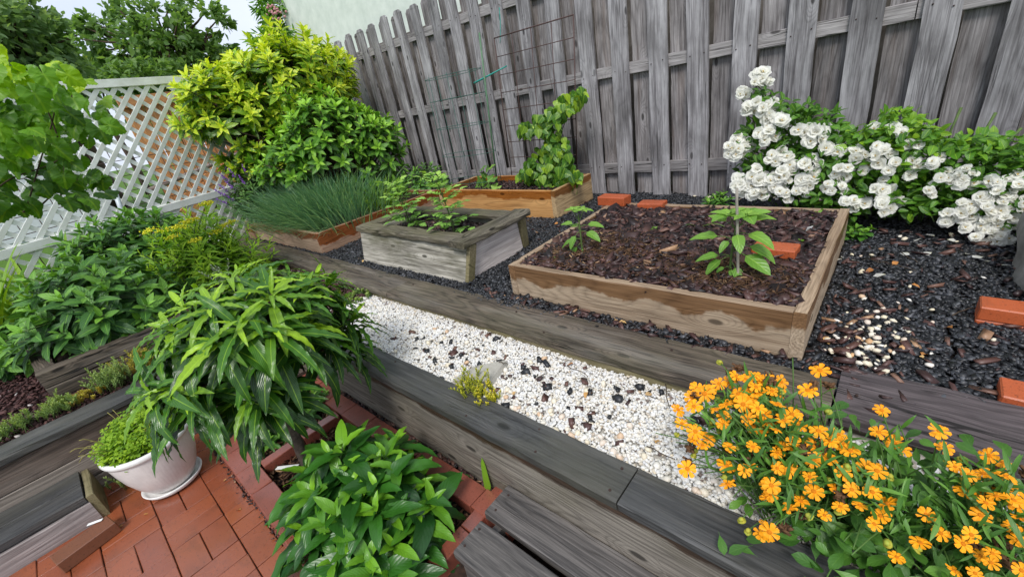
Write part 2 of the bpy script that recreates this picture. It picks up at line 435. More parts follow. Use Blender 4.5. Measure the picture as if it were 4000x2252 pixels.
# ------------------------------------------------------------------ leaves
def leaf_proto(shape='lance', w=0.25, bend=0.6, fold=0.25, wave=0.0, n=6, wf=3.0, twist=0.0, petiole=0.08, cross=1, seed=0):
    """unit-length leaf along +Y, upper side +Z"""
    r = np.random.default_rng(seed)
    ts = np.linspace(0, 1, n + 1)
    def prof(t):
        u = max(0.0, (t - petiole) / (1 - petiole))
        if shape == 'lance': q = math.sin(PI * u ** 0.75) ** 0.8 if 0 < u < 1 else 0
        elif shape == 'ovate': q = math.sin(PI * u ** 0.55) ** 0.7 if 0 < u < 1 else 0
        elif shape == 'strap': q = min(1, u * 8) * (1 - u) ** 0.35
        elif shape == 'heart': q = (1.08 * (1 - u) ** 0.62 * min(1, 0.55 + u * 5) if u > 0 else 0.0)
        elif shape == 'obov': q = math.sin(PI * u ** 1.5) ** 0.75 if 0 < u < 1 else 0
        else: q = math.sin(PI * u) if 0 < u < 1 else 0
        return max(q, 0.035 if t < 0.999 else 0.0)
    ss = np.linspace(-1, 1, 2 * cross + 1)
    V, UV = [], []
    y = z = 0.0; ph = r.uniform(0, 6.28)
    for i, t in enumerate(ts):
        th = -bend * t
        if i:
            y += math.cos(-bend * (t - 0.5 / n)) / n; z += math.sin(-bend * (t - 0.5 / n)) / n
        hw = 0.5 * w * prof(t); tw = twist * t
        for s in ss:
            off = s * hw; lift = abs(off) * math.tan(fold) + wave * hw * math.sin(wf * 2 * PI * t + ph + (0.8 if s > 0 else 0)) * abs(s)
            ox = off * math.cos(tw) - lift * math.sin(tw); on = off * math.sin(tw) + lift * math.cos(tw)
            V.append((ox, y - on * math.sin(th), z + on * math.cos(th))); UV.append((0.5 + 0.5 * s, t))
    m = len(ss); F = []
    for i in range(n):
        for k in range(m - 1):
            a = i * m + k; F += [(a, a + 1, a + m + 1), (a, a + m + 1, a + m)]
    return np.array(V), np.array(F), np.array(UV)
def outline_proto(pts, bend=0.3, cup=0.15, rings=2, centre=(0, 0.12), wob=0.03, seed=0):
    """broad lobed leaf from an outline (x,y), fanned from the petiole point"""
    r = np.random.default_rng(seed); pts = np.array(pts, float); c = np.array(centre); V = [(c[0], c[1], 0.0)]; UV = [(0.5, c[1])]
    k = len(pts)
    for j in range(1, rings + 1):
        for p in pts:
            q = c + (p - c) * j / rings
            V.append((q[0], q[1], 0)); UV.append((0.5 + q[0], q[1]))
    F = [(0, 1 + i, 1 + (i + 1) % k) for i in range(k)]
    for j in range(rings - 1):
        for i in range(k):
            a = 1 + j * k + i; b = 1 + j * k + (i + 1) % k; F += [(a, a + k, b + k), (a, b + k, b)]
    V = np.array(V)
    d = V[:, :2] - c; rr = np.linalg.norm(d, axis=1); an = np.arctan2(d[:, 1], d[:, 0])
    V[:, 2] = -bend * rr ** 2 + cup * np.abs(V[:, 0]) - wob * np.cos(an * 5 + 1.5) * rr * 2 + r.normal(0, wob * 0.25, len(V))
    return V, np.array(F), np.array(UV)

def visible_order(P, sizes, cell=9.0, maxn=300, minpx=6.0):
    """the pieces that show: in frame and nearest in their little cell of the view"""
    x, y, d = projn(P)
    ok = (d > 0.1) & (x > -40) & (x < 4040) & (y > -40) & (y < 2292)
    px = sizes * FPX / np.maximum(d, 0.1) * 0.256
    seen, out = {}, []
    for i in np.argsort(d):
        if not ok[i] or px[i] < minpx: continue
        k = (int(x[i] * 0.256 // cell), int(y[i] * 0.256 // cell))
        if k in seen: continue
        seen[k] = 1; out.append(i)
    out = np.array(out, int)
    if len(out) > maxn: out = out[np.argsort(-px[out])[:maxn]]
    return out
_mc = {}
def foliage(root, pname, protos, mat, P, D, N, S, var, Wd=None, maxn=300, minpx=9.0, cell=9.0, rest='foliage', smooth=True):
    P = np.asarray(P, float); n = len(P)
    M = frames(P, D, N, S, Wd); pick = rng.integers(0, len(protos), n); var = np.asarray(var, float)
    size = np.broadcast_to(np.asarray(S, float), (n,))
    ctr = P + nrm(np.asarray(D, float)) * size[:, None] * 0.5
    vis = visible_order(ctr, size, cell, maxn, minpx) if maxn else np.array([], int)
    me = [meshdata(pname, V, F, mat, smooth, UV) for V, F, UV in protos] if len(vis) else []
    off = np.array(root.location)
    for i in vis:
        o = bpy.data.objects.new(pname, me[pick[i]]); C.objects.link(o); o.parent = root
        mm = M[i].copy(); mm[:3, 3] -= off; o.matrix_basis = Matrix(mm.tolist())
        v = float(np.clip(var[i], 0, 1)); o.color = (v, v, v, 1)
    keep = np.ones(n, bool); keep[vis] = False
    if keep.any():
        put(rest, inst(rest, protos, pick[keep], M[keep], mat, np.clip(var[keep], 0, 1), smooth), root, col=0.0, kind='stuff')
    return vis

def shoot_leaves(tips, dirs, length, per, l0, l1, spread=(0.25, 1.25), start=0.0, r=rng, whorl=2.4, lift=0.0):
    """leaves spiralling up every shoot: small upright ones at the tip, larger spreading ones below"""
    P, D, N, S, A = [], [], [], [], []
    for tp, dr in zip(tips, dirs):
        dr = dr / np.linalg.norm(dr); u = np.cross(dr, [0.21, 0.7, 0.1]); u /= np.linalg.norm(u); w = np.cross(dr, u)
        L = length * r.uniform(.75, 1.2); a0 = r.uniform(0, 6.28)
        k = int(per * r.uniform(.8, 1.2))
        for i in range(k):
            t = i / max(1, k - 1)                       # 0 tip .. 1 oldest
            an = a0 + i * whorl + r.normal(0, .15)
            rad = math.cos(an) * u + math.sin(an) * w
            op = spread[0] + (spread[1] - spread[0]) * t ** 0.6 + r.normal(0, .12)
            d = math.cos(op) * dr + math.sin(op) * rad
            P.append(tp - dr * L * t ** 1.2); D.append(d); N.append(dr + 0.25 * np.array([0, 0, 1]) - 0.2 * rad + r.normal(0, .12, 3))
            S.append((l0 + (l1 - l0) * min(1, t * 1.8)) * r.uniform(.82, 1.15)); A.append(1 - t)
    return np.array(P), np.array(D), np.array(N), np.array(S), np.array(A)

def dome_tips(c, rad, n, r=rng, zmin=-0.35, lump=0.12, inner=0.25):
    c, rad = np.array(c, float), np.array(rad, float); out, dr = [], []
    ga = PI * (3 - 5 ** .5)
    for i in range(n):
        z = 1 - (1 - zmin) * (i + .5) / n; a = i * ga + r.normal(0, .2); q = math.sqrt(max(0, 1 - z * z))
        d = np.array([q * math.cos(a), q * math.sin(a), z]); s = 1 + r.normal(0, lump)
        if r.random() < inner: s *= r.uniform(.6, .9)
        out.append(c + d * rad * s); dr.append(d / rad)
    return np.array(out), nrm(np.array(dr))

# ------------------------------------------------------------------ material library
M_soil = mat_plain('soil', (0.035, 0.022, 0.016), 0.85, 0.2, (0.016, 0.010, 0.008), 60, 0.6, 0.01)
M_lawn = mat_plain('lawn', (0.10, 0.19, 0.03), 0.9, 0.1, (0.06, 0.12, 0.02), 14, 0.3, 0.01)
M_joint = mat_plain('joint', (0.055, 0.028, 0.018), 0.7, 0.3, (0.02, 0.013, 0.01), 50, 0.4, 0.004)
M_brick = mat_brick('patio_brick', (0.33, 0.088, 0.032), (0.26, 0.066, 0.028), 0.9)
M_brick2 = mat_brick('edge_brick', (0.31, 0.092, 0.060), (0.25, 0.070, 0.046), 0.8)
M_brick3 = mat_brick('loose_brick', (0.50, 0.11, 0.035), (0.44, 0.09, 0.03), 0.15)
M_brick4 = mat_brick('brown_brick', (0.22, 0.085, 0.040), (0.20, 0.075, 0.036), 0.5)
M_fence = mat_wood('fence_wood', (0.43, 0.415, 0.43), (0.13, 0.12, 0.127), 0.42, 7.0, moss=(0.06, 0.055, 0.055), mossamt=0.55, rough=0.85, crack=0.6, knots=0.75, vary=0.45, stain=(0.62, 0.61, 0.63), stainamt=0.45)
M_fence2 = mat_wood('fence_wood_back', (0.37, 0.35, 0.355), (0.115, 0.10, 0.10), 0.45, 7.0, moss=(0.05, 0.045, 0.045), mossamt=0.6, rough=0.85, crack=0.6, knots=0.75, vary=0.5, stain=(0.20, 0.145, 0.115), stainamt=0.5)
M_rail = mat_wood('rail_wood', (0.36, 0.34, 0.34), (0.16, 0.145, 0.145), 0.35, 6.0, rough=0.85, crack=0.8, knots=0.3)
M_cap = mat_wood('cap_wood', (0.088, 0.088, 0.088), (0.028, 0.029, 0.031), 0.25, 7.0, moss=(0.10, 0.095, 0.06), mossamt=0.35, rough=0.55, crack=0.5, knots=0.35, spec=0.4, stain=(0.21, 0.195, 0.175), stainamt=0.4)
M_face = mat_wood('face_wood', (0.27, 0.24, 0.205), (0.095, 0.082, 0.068), 0.55, 11.0, moss=(0.14, 0.125, 0.075), mossamt=0.35, rough=0.7, crack=0.3, knots=0.55, stain=(0.05, 0.032, 0.024), stainamt=0.4, vary=0.2, wet=(0.075, 0.10, (0.30, 0.22, 0.18)))
M_faceL = mat_wood('wall_wood_brown', (0.155, 0.115, 0.092), (0.055, 0.040, 0.032), 0.6, 10.0, rough=0.6, crack=0.4, knots=0.4, stain=(0.25, 0.21, 0.18), stainamt=0.4)
M_faceL2 = mat_wood('wall_wood_grey', (0.31, 0.265, 0.225), (0.14, 0.112, 0.092), 0.6, 10.0, rough=0.7, crack=0.4, knots=0.4)
M_step = mat_wood('step_wood', (0.165, 0.15, 0.14), (0.05, 0.047, 0.046), 0.45, 11.0, rough=0.6, crack=0.4, knots=0.6, stain=(0.33, 0.30, 0.27), stainamt=0.35)
M_riser = mat_wood('riser_wood', (0.40, 0.355, 0.34), (0.20, 0.17, 0.165), 0.35, 8.0, rough=0.7, crack=0.3, knots=0.4, stain=(0.22, 0.23, 0.17), stainamt=0.5)
M_timber = mat_wood('timber_wood', (0.150, 0.118, 0.090), (0.034, 0.027, 0.021), 0.8, 8.0, moss=(0.15, 0.14, 0.08), mossamt=0.3, rough=0.75, crack=1.0, knots=0.6, stain=(0.36, 0.33, 0.29), stainamt=0.3, vary=0.25, crs=14.0, crw=0.022)
M_timber_r = mat_wood('timber_wood_purple', (0.16, 0.13, 0.135), (0.055, 0.044, 0.047), 0.5, 8.0, rough=0.7, crack=1.0, knots=0.4, stain=(0.05, 0.042, 0.04), stainamt=0.5, crs=14.0, crw=0.022)
M_olive = mat_wood('mossy_wood', (0.33, 0.28, 0.17), (0.14, 0.115, 0.06), 0.4, 8.0, moss=(0.13, 0.12, 0.04), mossamt=0.6, rough=0.8, crack=0.4)
M_planter = mat_wood('planter_wood', (0.52, 0.49, 0.43), (0.13, 0.12, 0.09), 0.45, 7.0, moss=(0.085, 0.082, 0.045), mossamt=0.85, rough=0.8, crack=0.6, knots=0.7, stain=(0.09, 0.08, 0.065), stainamt=0.55)
M_planter_pale = mat_wood('planter_wood_pale', (0.80, 0.72, 0.68), (0.52, 0.44, 0.41), 0.3, 9.0, rough=0.8, crack=0.2, knots=0.2, stain=(0.40, 0.32, 0.30), stainamt=0.4, vary=0)
M_planter_rim = mat_wood('planter_rim_wood', (0.20, 0.175, 0.135), (0.042, 0.036, 0.027), 0.6, 9.0, moss=(0.12, 0.11, 0.05), mossamt=0.5, rough=0.8, crack=1.0, knots=0.3, crs=14.0, crw=0.022)
WETC = (0.50, 0.36, 0.25)
M_bed = mat_wood('bed_wood', (0.50, 0.39, 0.28), (0.27, 0.19, 0.125), 0.45, 11.0, wet=(0.022, 0.30, WETC), rough=0.72, crack=0.15, knots=0.5, vary=0.15)
M_bedtop = mat_wood('bed_top_wood', (0.40, 0.24, 0.16), (0.22, 0.12, 0.075), 0.3, 10.0, rough=0.5, crack=0.2, knots=0.4, vary=0.2)
M_cedar = mat_wood('cedar_wood', (0.66, 0.37, 0.145), (0.44, 0.205, 0.065), 0.5, 12.0, wet=(0.055, 0.16, (0.52, 0.33, 0.16)), rough=0.6, crack=0.05, knots=0.8, vary=0.1)
M_cedar_dry = mat_wood('cedar_wood_dry', (0.60, 0.43, 0.24), (0.36, 0.235, 0.115), 0.55, 13.0, wet=(0.07, 0.2, (0.42, 0.25, 0.13)), rough=0.7, crack=0.1, knots=0.6, vary=0.1)
M_chive = mat_wood('chive_bed_wood', (0.52, 0.385, 0.28), (0.32, 0.205, 0.14), 0.4, 10.0, wet=(0.035, 0.10, (0.50, 0.26, 0.13)), rough=0.65, crack=0.1, knots=0.5, vary=0.1)
M_chive_r = mat_wood('chive_side_wood', (0.46, 0.30, 0.21), (0.28, 0.15, 0.09), 0.5, 10.0, wet=(-0.005, 0.25, (0.60, 0.30, 0.14)), rough=0.6, crack=0.1, knots=0.5, vary=0.1)
M_white = mat_plain('white_vinyl', (0.86, 0.87, 0.86), 0.5, 0.35, (0.66, 0.67, 0.62), 7, 0.1, 0.001, 8)
M_stucco = mat_plain('stucco', (0.72, 0.78, 0.71), 0.9, 0.15, (0.58, 0.65, 0.58), 5, 0.35, 0.01)
M_metal = mat_plain('screw_metal', (0.35, 0.34, 0.33), 0.4, 0.5, metallic=0.8)
M_hole = mat_plain('rusty_screw', (0.05, 0.03, 0.025), 0.7, 0.3)

GZ, WZ, MZ = 0.415, 0.352, 0.36           # black gravel, white gravel, red mulch levels
def fence_y(x): return 3.66 - 0.0418 * (x + 4.824)

# ------------------------------------------------------------------ setting
gv = [(-200, -200, .30), (-2.99, -200, .30), (-2.99, .73, .30), (-200, .73, .30),
      (-200, 200, .30), (200, 200, .30), (200, .73, .30), (-2.99, -200, -.06), (200, -200, -.06), (200, .73, -.06), (-2.99, .73, -.06)]
gf = [(0, 1, 2, 3), (3, 2, 6, 5, 4), (7, 8, 9, 10), (1, 7, 10, 2), (2, 10, 9, 6)]
tag(put('ground', meshdata('ground', gv, gf, M_lawn)), kind='structure')

def sheet(name, x0, x1, y0, y1, z, mat, amp=0.006, res=0.06, label=None, hfun=None):
    nx, ny = max(2, int((x1 - x0) / res)), max(2, int((y1 - y0) / res))
    xs, ys = np.linspace(x0, x1, nx + 1), np.linspace(y0, y1, ny + 1)
    V = [(x, y, z + (hfun(x, y) if hfun else 0) + amp * mnoise.noise(Vector((x * 5, y * 5, z * 9)))) for y in ys for x in xs]
    F = np.array([(j * (nx + 1) + i, j * (nx + 1) + i + 1, (j + 1) * (nx + 1) + i + 1, (j + 1) * (nx + 1) + i) for j in range(ny) for i in range(nx)])
    return put(name, meshdata(name, V, F, mat, True))

# ------------------------------------------------------------------ brick patio: basketweave, each brick a piece
patio = tag(put('patio', meshdata('patio', [(-2.95, -1.5, -.012), (.6, -1.5, -.012), (.6, .72, -.012), (-2.95, .72, -.012)], [(0, 1, 2, 3)], M_joint)), kind='structure')
bm_y = [block_mesh(0.0965, 0.1965, 0.05, M_brick, 0.0022, 0.0006) for _ in range(4)]
bm_x = [block_mesh(0.1965, 0.0965, 0.05, M_brick, 0.0022, 0.0006) for _ in range(4)]
for i in range(-3, 8):
    for j in range(-3, 2):
        x0, y0 = -2.19 + .2 * i, -.246 + .2 * j
        if y0 > 0.1: continue
        cx, cy = x0 + .1, y0 + .1
        px, py, pd = projn((cx, cy, 0))
        if pd < .1 or px < -150 or px > 4000 or py > 2420: continue
        ylong = ((i + j) % 2 == 0)
        for k in (-1, 1):
            loc = (cx + (.05 * k if ylong else 0), cy + (0 if ylong else .05 * k), -.0255 + random.uniform(-.002, .0012))
            if loc[0] < -2.93: continue
            if not ylong and j >= 1 and k > 0: continue
            put('brick', random.choice(bm_y if ylong else bm_x), patio, loc, (random.gauss(0, .004), random.gauss(0, .004), random.gauss(0, .006)))

edge = thing('brick_edging', 'raised red brick border framing the planting pocket beside the patio', 'brick border', (-2.0, .11, 0))
eb_x = [block_mesh(0.197, 0.095, 0.056, M_brick2, 0.003, 0.0008) for _ in range(3)]
eb_y = [block_mesh(0.056, 0.197, 0.092, M_brick2, 0.003, 0.0008) for _ in range(3)]
for k in range(-1, 8):                                  # front row
    put('brick', random.choice(eb_x), edge, (-2.41 + .2015 * k + .2, .112, .031 + random.uniform(-.003, .003)), (random.gauss(0, .01), random.gauss(0, .01), random.gauss(0, .012)))
    put('brick', random.choice(eb_x), edge, (-2.32 + .2015 * k + .2, .106, -.027), (0, 0, random.gauss(0, .01)))
for k in range(2):                                      # cross row on edge
    put('brick', random.choice(eb_y), edge, (-2.062, .267 + .2 * k, .014), (random.gauss(0, .01), 0, random.gauss(0, .012)))
    put('brick', random.choice(eb_y), edge, (-2.062, .267 + .2 * k, -.08), (0, 0, random.gauss(0, .01)))
for k in range(-2, 7):                                  # back row against the wall
    put('brick', random.choice(eb_x), edge, (-2.13 + .2015 * k, .622, .031 + random.uniform(-.003, .003)), (random.gauss(0, .01), random.gauss(0, .01), random.gauss(0, .012)))
for k in range(3):                                      # right end beside the step
    put('brick', eb_y[k], edge, (-.97, .21 + .2 * k - .01, .012), (0, 0, random.gauss(0, .02)))
tag(sheet('planting_soil', -2.95, -.98, .155, .69, -.004, M_soil, 0.012), kind='structure')

# ------------------------------------------------------------------ lower retaining wall along the white gravel
rw = thing('retaining_wall', 'long weathered board retaining wall with dark cap holding the white gravel', 'retaining wall', (-1.0, .75, 0))
plank('cap_plank', rw, (-2.985, .751, .3605), (-.4385, .751, .3605), .14, .039, M_cap, n=40, ch=.005)
plank('cap_plank', rw, (-.4335, .751, .3600), (1.3, .751, .3600), .14, .039, M_cap, n=30, ch=.005)
plank('face_board', rw, (-2.80, .711, .2245), (1.3, .711, .2245), .03, .228, M_face, n=40)
plank('face_board', rw, (-2.80, .713, .035), (1.3, .713, .035), .03, .146, M_face, n=40)
screw = bmesh.new(); bmesh.ops.create_cone(screw, cap_ends=True, segments=8, radius1=.005, radius2=.004, depth=.004)
screw_me = bpy.data.meshes.new('screw'); screw.to_mesh(screw_me); screw.free(); screw_me.materials.append(M_hole)
for x in (-2.2, -1.62, -1.06, -.76, -.50):
    for dy in (-.045, .04): put('screw', screw_me, rw, (x + random.uniform(-.05, .05), .751 + dy, .3805))
# ------------------------------------------------------------------ left retaining wall
lw = thing('retaining_wall', 'left retaining wall of stained boards with grey cap behind the white pot', 'retaining wall', (-2.87, -.5, 0))
plank('cap_plank', lw, (-2.868, -2.2, .3625), (-2.868, .675, .3625), .165, .036, M_cap, n=30, ch=.005)
plank('face_board', lw, (-2.817, -2.2, .2745), (-2.817, .685, .2745), .03, .135, M_faceL, n=30)
plank('face_board', lw, (-2.815, -2.2, .140), (-2.815, .685, .140), .03, .127, M_faceL2, n=30)
plank('face_board', lw, (-2.817, -2.2, .022), (-2.817, .685, .022), .03, .10, M_faceL2, n=30)
# ------------------------------------------------------------------ step on the left
st = thing('wooden_step', 'low grey wooden step beside the white pot on the left', 'step', (-2.65, -.9, 0))
plank('tread', st, (-2.727, -2.0, .129), (-2.727, -.42, .129), .132, .036, M_cap, n=20)
plank('tread', st, (-2.594, -2.0, .129), (-2.594, -.42, .129), .130, .036, M_cap, n=20)
plank('riser', st, (-2.535, -2.0, .045), (-2.535, -.415, .045), .03, .118, M_riser, n=20)
plank('end_board', st, (-2.79, -.402, .062), (-2.525, -.402, .062), .028, .15, M_olive, n=4)
bk = put('brick', block_mesh(.098, .2, .056, M_brick4, .003), None, (-2.365, -.475, .028), (0, 0, math.radians(12)))
tag(bk, 'dark brown brick lying on the patio against the left wooden step', 'brick')
# ------------------------------------------------------------------ step at the lower right
s2 = thing('wooden_step', 'two plank grey wooden step in the bottom foreground below the retaining wall', 'step', (-.3, .52, 0))
plank('tread', s2, (-.905, .624, .115), (1.2, .624, .115), .135, .037, M_step, n=24, ch=.004)
plank('tread', s2, (-.893, .462, .115), (1.2, .462, .115), .135, .037, M_step, n=24, ch=.004)
plank('riser', s2, (-.86, .412, .045), (1.2, .412, .045), .03, .095, M_step, n=16)
plank('end_board', s2, (-.852, .42, .045), (-.852, .69, .045), .03, .09, M_step, n=4)
for x in (-.875, .1):
    for y in (.655, .585, .5, .43): put('screw', screw_me, s2, (x, y, .1345))

# ------------------------------------------------------------------ upper edging timber
te = thing('timber_edging', 'long dark cracked timber edging between white gravel and black gravel', 'timber edging', (-2, 1.3, .4))
plank('cap_plank', te, (-5.75, 1.345, .409), (-2.345, 1.32, .409), .225, .042, M_timber, n=40, ch=.006, jit=.002, warp=.004)
plank('cap_plank', te, (-2.338, 1.318, .409), (-.034, 1.318, .409), .222, .042, M_timber, n=30, ch=.006, jit=.002, warp=.004)
plank('cap_plank', te, (-.028, 1.383, .412), (1.6, 1.383, .412), .262, .046, M_timber_r, n=20, ch=.008, jit=.002, warp=.004)
plank('lower_timber', te, (-5.75, 1.29, .343), (-.04, 1.272, .343), .10, .085, M_olive, n=40, jit=.002)
plank('lower_timber', te, (-.02, 1.345, .335), (1.6, 1.345, .335), .10, .1, M_timber, n=20, jit=.002)
for x, y in ((-2.25, 1.36), (-1.35, 1.35), (-1.1, 1.25), (-.1, 1.37), (.02, 1.36), (.24, 1.30), (-.55, 1.36)):
    put('screw', screw_me, te, (x, y, .4325 if x < -.03 else .4365))

# ------------------------------------------------------------------ left planting bed of timbers
lb = thing('timber_bed', 'old mossy timber planting bed in the left corner under the green shrubs', 'raised bed', (-3.5, .1, .36))
for z, h in ((.487, .085), (.404, .074)):
    plank('timber', lb, (-3.31, -.385, z), (-3.31, .75, z), .08, h, M_timber, n=14, jit=.002)
    plank('timber', lb, (-3.36, -.345, z), (-4.6, -.43, z), .08, h, M_timber, n=14, jit=.002)
tag(sheet('bed_soil', -4.6, -3.34, -.36, .75, .505, M_soil, .02), kind='structure')
sb = thing('edging_board', 'thin grey board behind the low sedum strip on the left', 'edging board', (-3.1, -.5, .36))
plank('board', sb, (-3.055, -2.0, .36), (-3.13, -.1, .36), .022, .06, M_timber, n=12)

# ------------------------------------------------------------------ raised beds
def bed_box(t, x0, x1, y0, y1, z0, h, th, mf, ms, top=None):
    zc = z0 + h / 2
    plank('side_board', t, (x0 + th / 2, y0, zc), (x0 + th / 2, y1, zc), th, h, ms, n=10, jit=.0008)
    plank('side_board', t, (x1 - th / 2, y1, zc), (x1 - th / 2, y0, zc), th, h, ms, n=10, jit=.0008)
    plank('front_board', t, (x0 + th + .001, y0 + th / 2 + .002, zc - .002), (x1 - th - .001, y0 + th / 2 + .002, zc - .002), th, h, mf, n=10, jit=.0008)
    plank('back_board', t, (x1 - th - .001, y1 - th / 2 - .002, zc - .002), (x0 + th + .001, y1 - th / 2 - .002, zc - .002), th, h, mf, n=10, jit=.0008)
fb = thing('raised_bed', 'large square wooden raised bed filled with dark bark and two pepper plants', 'raised bed', (-.83, 2.1, GZ))
bed_box(fb, -1.515, -.145, 1.52, 2.70, GZ - .01, .195, .042, M_bed, M_bed)
for x, y in ((-1.43, 1.60), (-.235, 1.60), (-1.43, 2.62), (-.235, 2.62)):
    put('corner_post', block_mesh(.085, .085, .18, M_step, .004), fb, (x, y, GZ + .085))
cb = thing('raised_bed', 'new honey coloured cedar raised bed against the fence with the trellis vine', 'raised bed', (-2.85, 3.07, GZ))
bed_box(cb, -3.59, -2.085, 2.785, 3.37, GZ - .005, .24, .04, M_cedar, M_cedar_dry)
put('corner_post', block_mesh(.085, .085, .19, M_step, .004), cb, (-2.17, 3.28, GZ + .1))
hb = thing('raised_bed', 'long brown wooden raised bed holding the chive clump in front of the bushes', 'raised bed', (-4.6, 2.2, GZ))
bed_box(hb, -5.44, -3.80, 1.505, 2.95, GZ - .005, .195, .04, M_chive, M_chive_r)
for y, z in ((1.56, .50), (1.60, .56), (1.70, .57), (2.6, .55), (2.85, .56), (2.88, .48)):
    s = put('screw', screw_me, hb, (-3.7985, y, z), (0, PI / 2, 0))
tag(put('corner_block', block_mesh(.16, .2, .17, M_chive_r, .01), hb, (-5.58, 1.58, GZ + .07)), 'dark wet wooden block at the left end')
ob2 = thing('raised_bed', 'low wooden bed end beside the chive bed under the purple spikes', 'raised bed', (-5.9, 1.7, GZ))
plank('board', ob2, (-5.93, 1.585, .50), (-5.68, 1.56, .50), .04, .16, M_chive, n=6)
# old splayed planter
op = thing('planter_box', 'old grey splayed planter box with thick rim and two tomato plants', 'planter', (-2.5, 1.8, GZ))
def slab8(name, t, pts, mat, bev=.003):
    """box from 8 corner points: 4 lower then 4 upper"""
    ctr = np.mean(pts, axis=0); ax = np.array(pts[1]) - np.array(pts[0]); ang = math.atan2(ax[1], ax[0])
    R = Matrix.Rotation(-ang, 3, 'Z'); loc = [R @ (Vector(p) - Vector(ctr)) for p in pts]
    bm = bmesh.new(); vs = [bm.verts.new(v) for v in loc]
    for f in ((3, 2, 1, 0), (4, 5, 6, 7), (0, 1, 5, 4), (1, 2, 6, 5), (2, 3, 7, 6), (3, 0, 4, 7)): bm.faces.new([vs[i] for i in f])
    bmesh.ops.bevel(bm, geom=list(bm.edges), offset=bev, segments=1, affect='EDGES')
    me = bpy.data.meshes.new(name); bm.to_mesh(me); bm.free(); me.materials.append(mat)
    mm = Matrix.Rotation(ang, 4, 'Z'); mm.translation = Vector(ctr); return put(name, me, t, mat4=mm)
px0, px1, py0, py1, ph = -3.10, -1.955, 1.60, 2.10, .235
zb, zt = GZ - .005, GZ + ph
slab8('front_board', op, [(px0 - .05, py0 - .07, zb), (px1 + .02, py0 - .07, zb), (px1 + .02, py0 - .035, zb), (px0 - .05, py0 - .035, zb), (px0 - .05, py0 - .02, zt), (px1 + .06, py0 - .02, zt), (px1 + .06, py0 + .015, zt), (px0 - .05, py0 + .015, zt)], M_planter)
slab8('back_board', op, [(px0, py1 + .03, zb), (px1, py1 + .03, zb), (px1, py1 + .065, zb), (px0, py1 + .065, zb), (px0, py1 - .01, zt), (px1, py1 - .01, zt), (px1, py1 + .025, zt), (px0, py1 + .025, zt)], M_planter)
slab8('side_board', op, [(px1 + .030, py0 + .02, zb), (px1 + .030, py1 + .02, zb), (px1 + .0, py1 + .02, zb), (px1 + .0, py0 + .02, zb), (px1 + .040, py0 + .02, zt), (px1 + .040, py1 - .012, zt), (px1 + .01, py1 - .012, zt), (px1 + .01, py0 + .02, zt)], M_planter_pale)
slab8('side_board', op, [(px0 + .03, py0, zb), (px0 + .03, py1 + .02, zb), (px0, py1 + .02, zb), (px0, py0, zb), (px0 + .01, py0 + .02, zt), (px0 + .01, py1 - .012, zt), (px0 - .02, py1 - .012, zt), (px0 - .02, py0 + .02, zt)], M_planter)
slab8('leg', op, [(px1 + .022, py0 - .072, zb), (px1 + .052, py0 - .072, zb), (px1 + .052, py0 - .01, zb), (px1 + .022, py0 - .01, zb), (px1 + .062, py0 - .022, zt), (px1 + .092, py0 - .022, zt), (px1 + .092, py0 + .04, zt), (px1 + .062, py0 + .04, zt)], M_olive)
slab8('leg', op, [(px1, py1 + .03, zb), (px1 + .03, py1 + .03, zb), (px1 + .03, py1 + .09, zb), (px1, py1 + .09, zb), (px1 + .05, py1 - .02, zt), (px1 + .08, py1 - .02, zt), (px1 + .08, py1 + .04, zt), (px1 + .05, py1 + .04, zt)], M_olive)
rz = zt + .019
plank('rim_board', op, (px0 - .08, py0 + .035, rz), (px1 - .045, py0 + .015, rz), .135, .038, M_planter_rim, n=12, jit=.003, ch=.007)
plank('rim_board', op, (px0 + .06, py1 + .0, rz), (px1 - .045, py1 + .0, rz), .12, .038, M_planter_rim, n=12, jit=.003, ch=.007)
plank('rim_board', op, (px1 + .03, py0 - .075, rz + .004), (px1 + .03, py1 + .075, rz + .004), .145, .04, M_planter_rim, n=10, jit=.003, ch=.007)
plank('rim_board', op, (px0 - .085, py0 + .0, rz - .006), (px0 - .02, py1 + .06, rz - .006), .13, .036, M_planter_rim, n=10, jit=.003, ch=.007)

# soils
def mound(cx, cy, r, h): return lambda x, y: h * math.exp(-((x - cx) ** 2 + (y - cy) ** 2) / (r * r))
def fbh(x, y): return .03 * math.exp(-((x + 1.15) ** 2 + (y - 1.86) ** 2) / .07) + .03 * math.exp(-((x + .5) ** 2 + (y - 1.8) ** 2) / .06) + .012 * mnoise.noise(Vector((x * 7, y * 7, 0)))
tag(sheet('bed_soil', -1.475, -.185, 1.565, 2.655, GZ + .160, M_soil, .01, .04, hfun=fbh), kind='structure')
tag(sheet('bed_soil', -3.55, -2.125, 2.83, 3.33, GZ + .165, M_soil, .02, .05), kind='structure')
tag(sheet('bed_soil', -5.4, -3.84, 1.55, 2.91, GZ + .15, M_soil, .02, .06), kind='structure')
tag(sheet('bed_soil', px0 + .03, px1 - .01, py0 + .03, py1 - .01, GZ + .17, M_soil, .02, .05), kind='structure')
tag(sheet('gravel_bed', -5.76, 1.6, 1.39, 3.9, GZ - .014, M_soil, .004), kind='structure')
tag(sheet('pebble_bed', -2.75, 1.4, .80, 1.33, WZ - .012, mat_plain('pebble_dust', (.62, .60, .55), .8, .2, (.40, .37, .33), 120, .5, .004), .004), kind='structure')
tag(sheet('mulch_ground', -6.6, -2.98, -2.6, 1.27, MZ - .01, mat_plain('mulch_base', (.055, .026, .024), .85, .2, (.028, .014, .013), 90, .7, .006), .012), kind='structure')

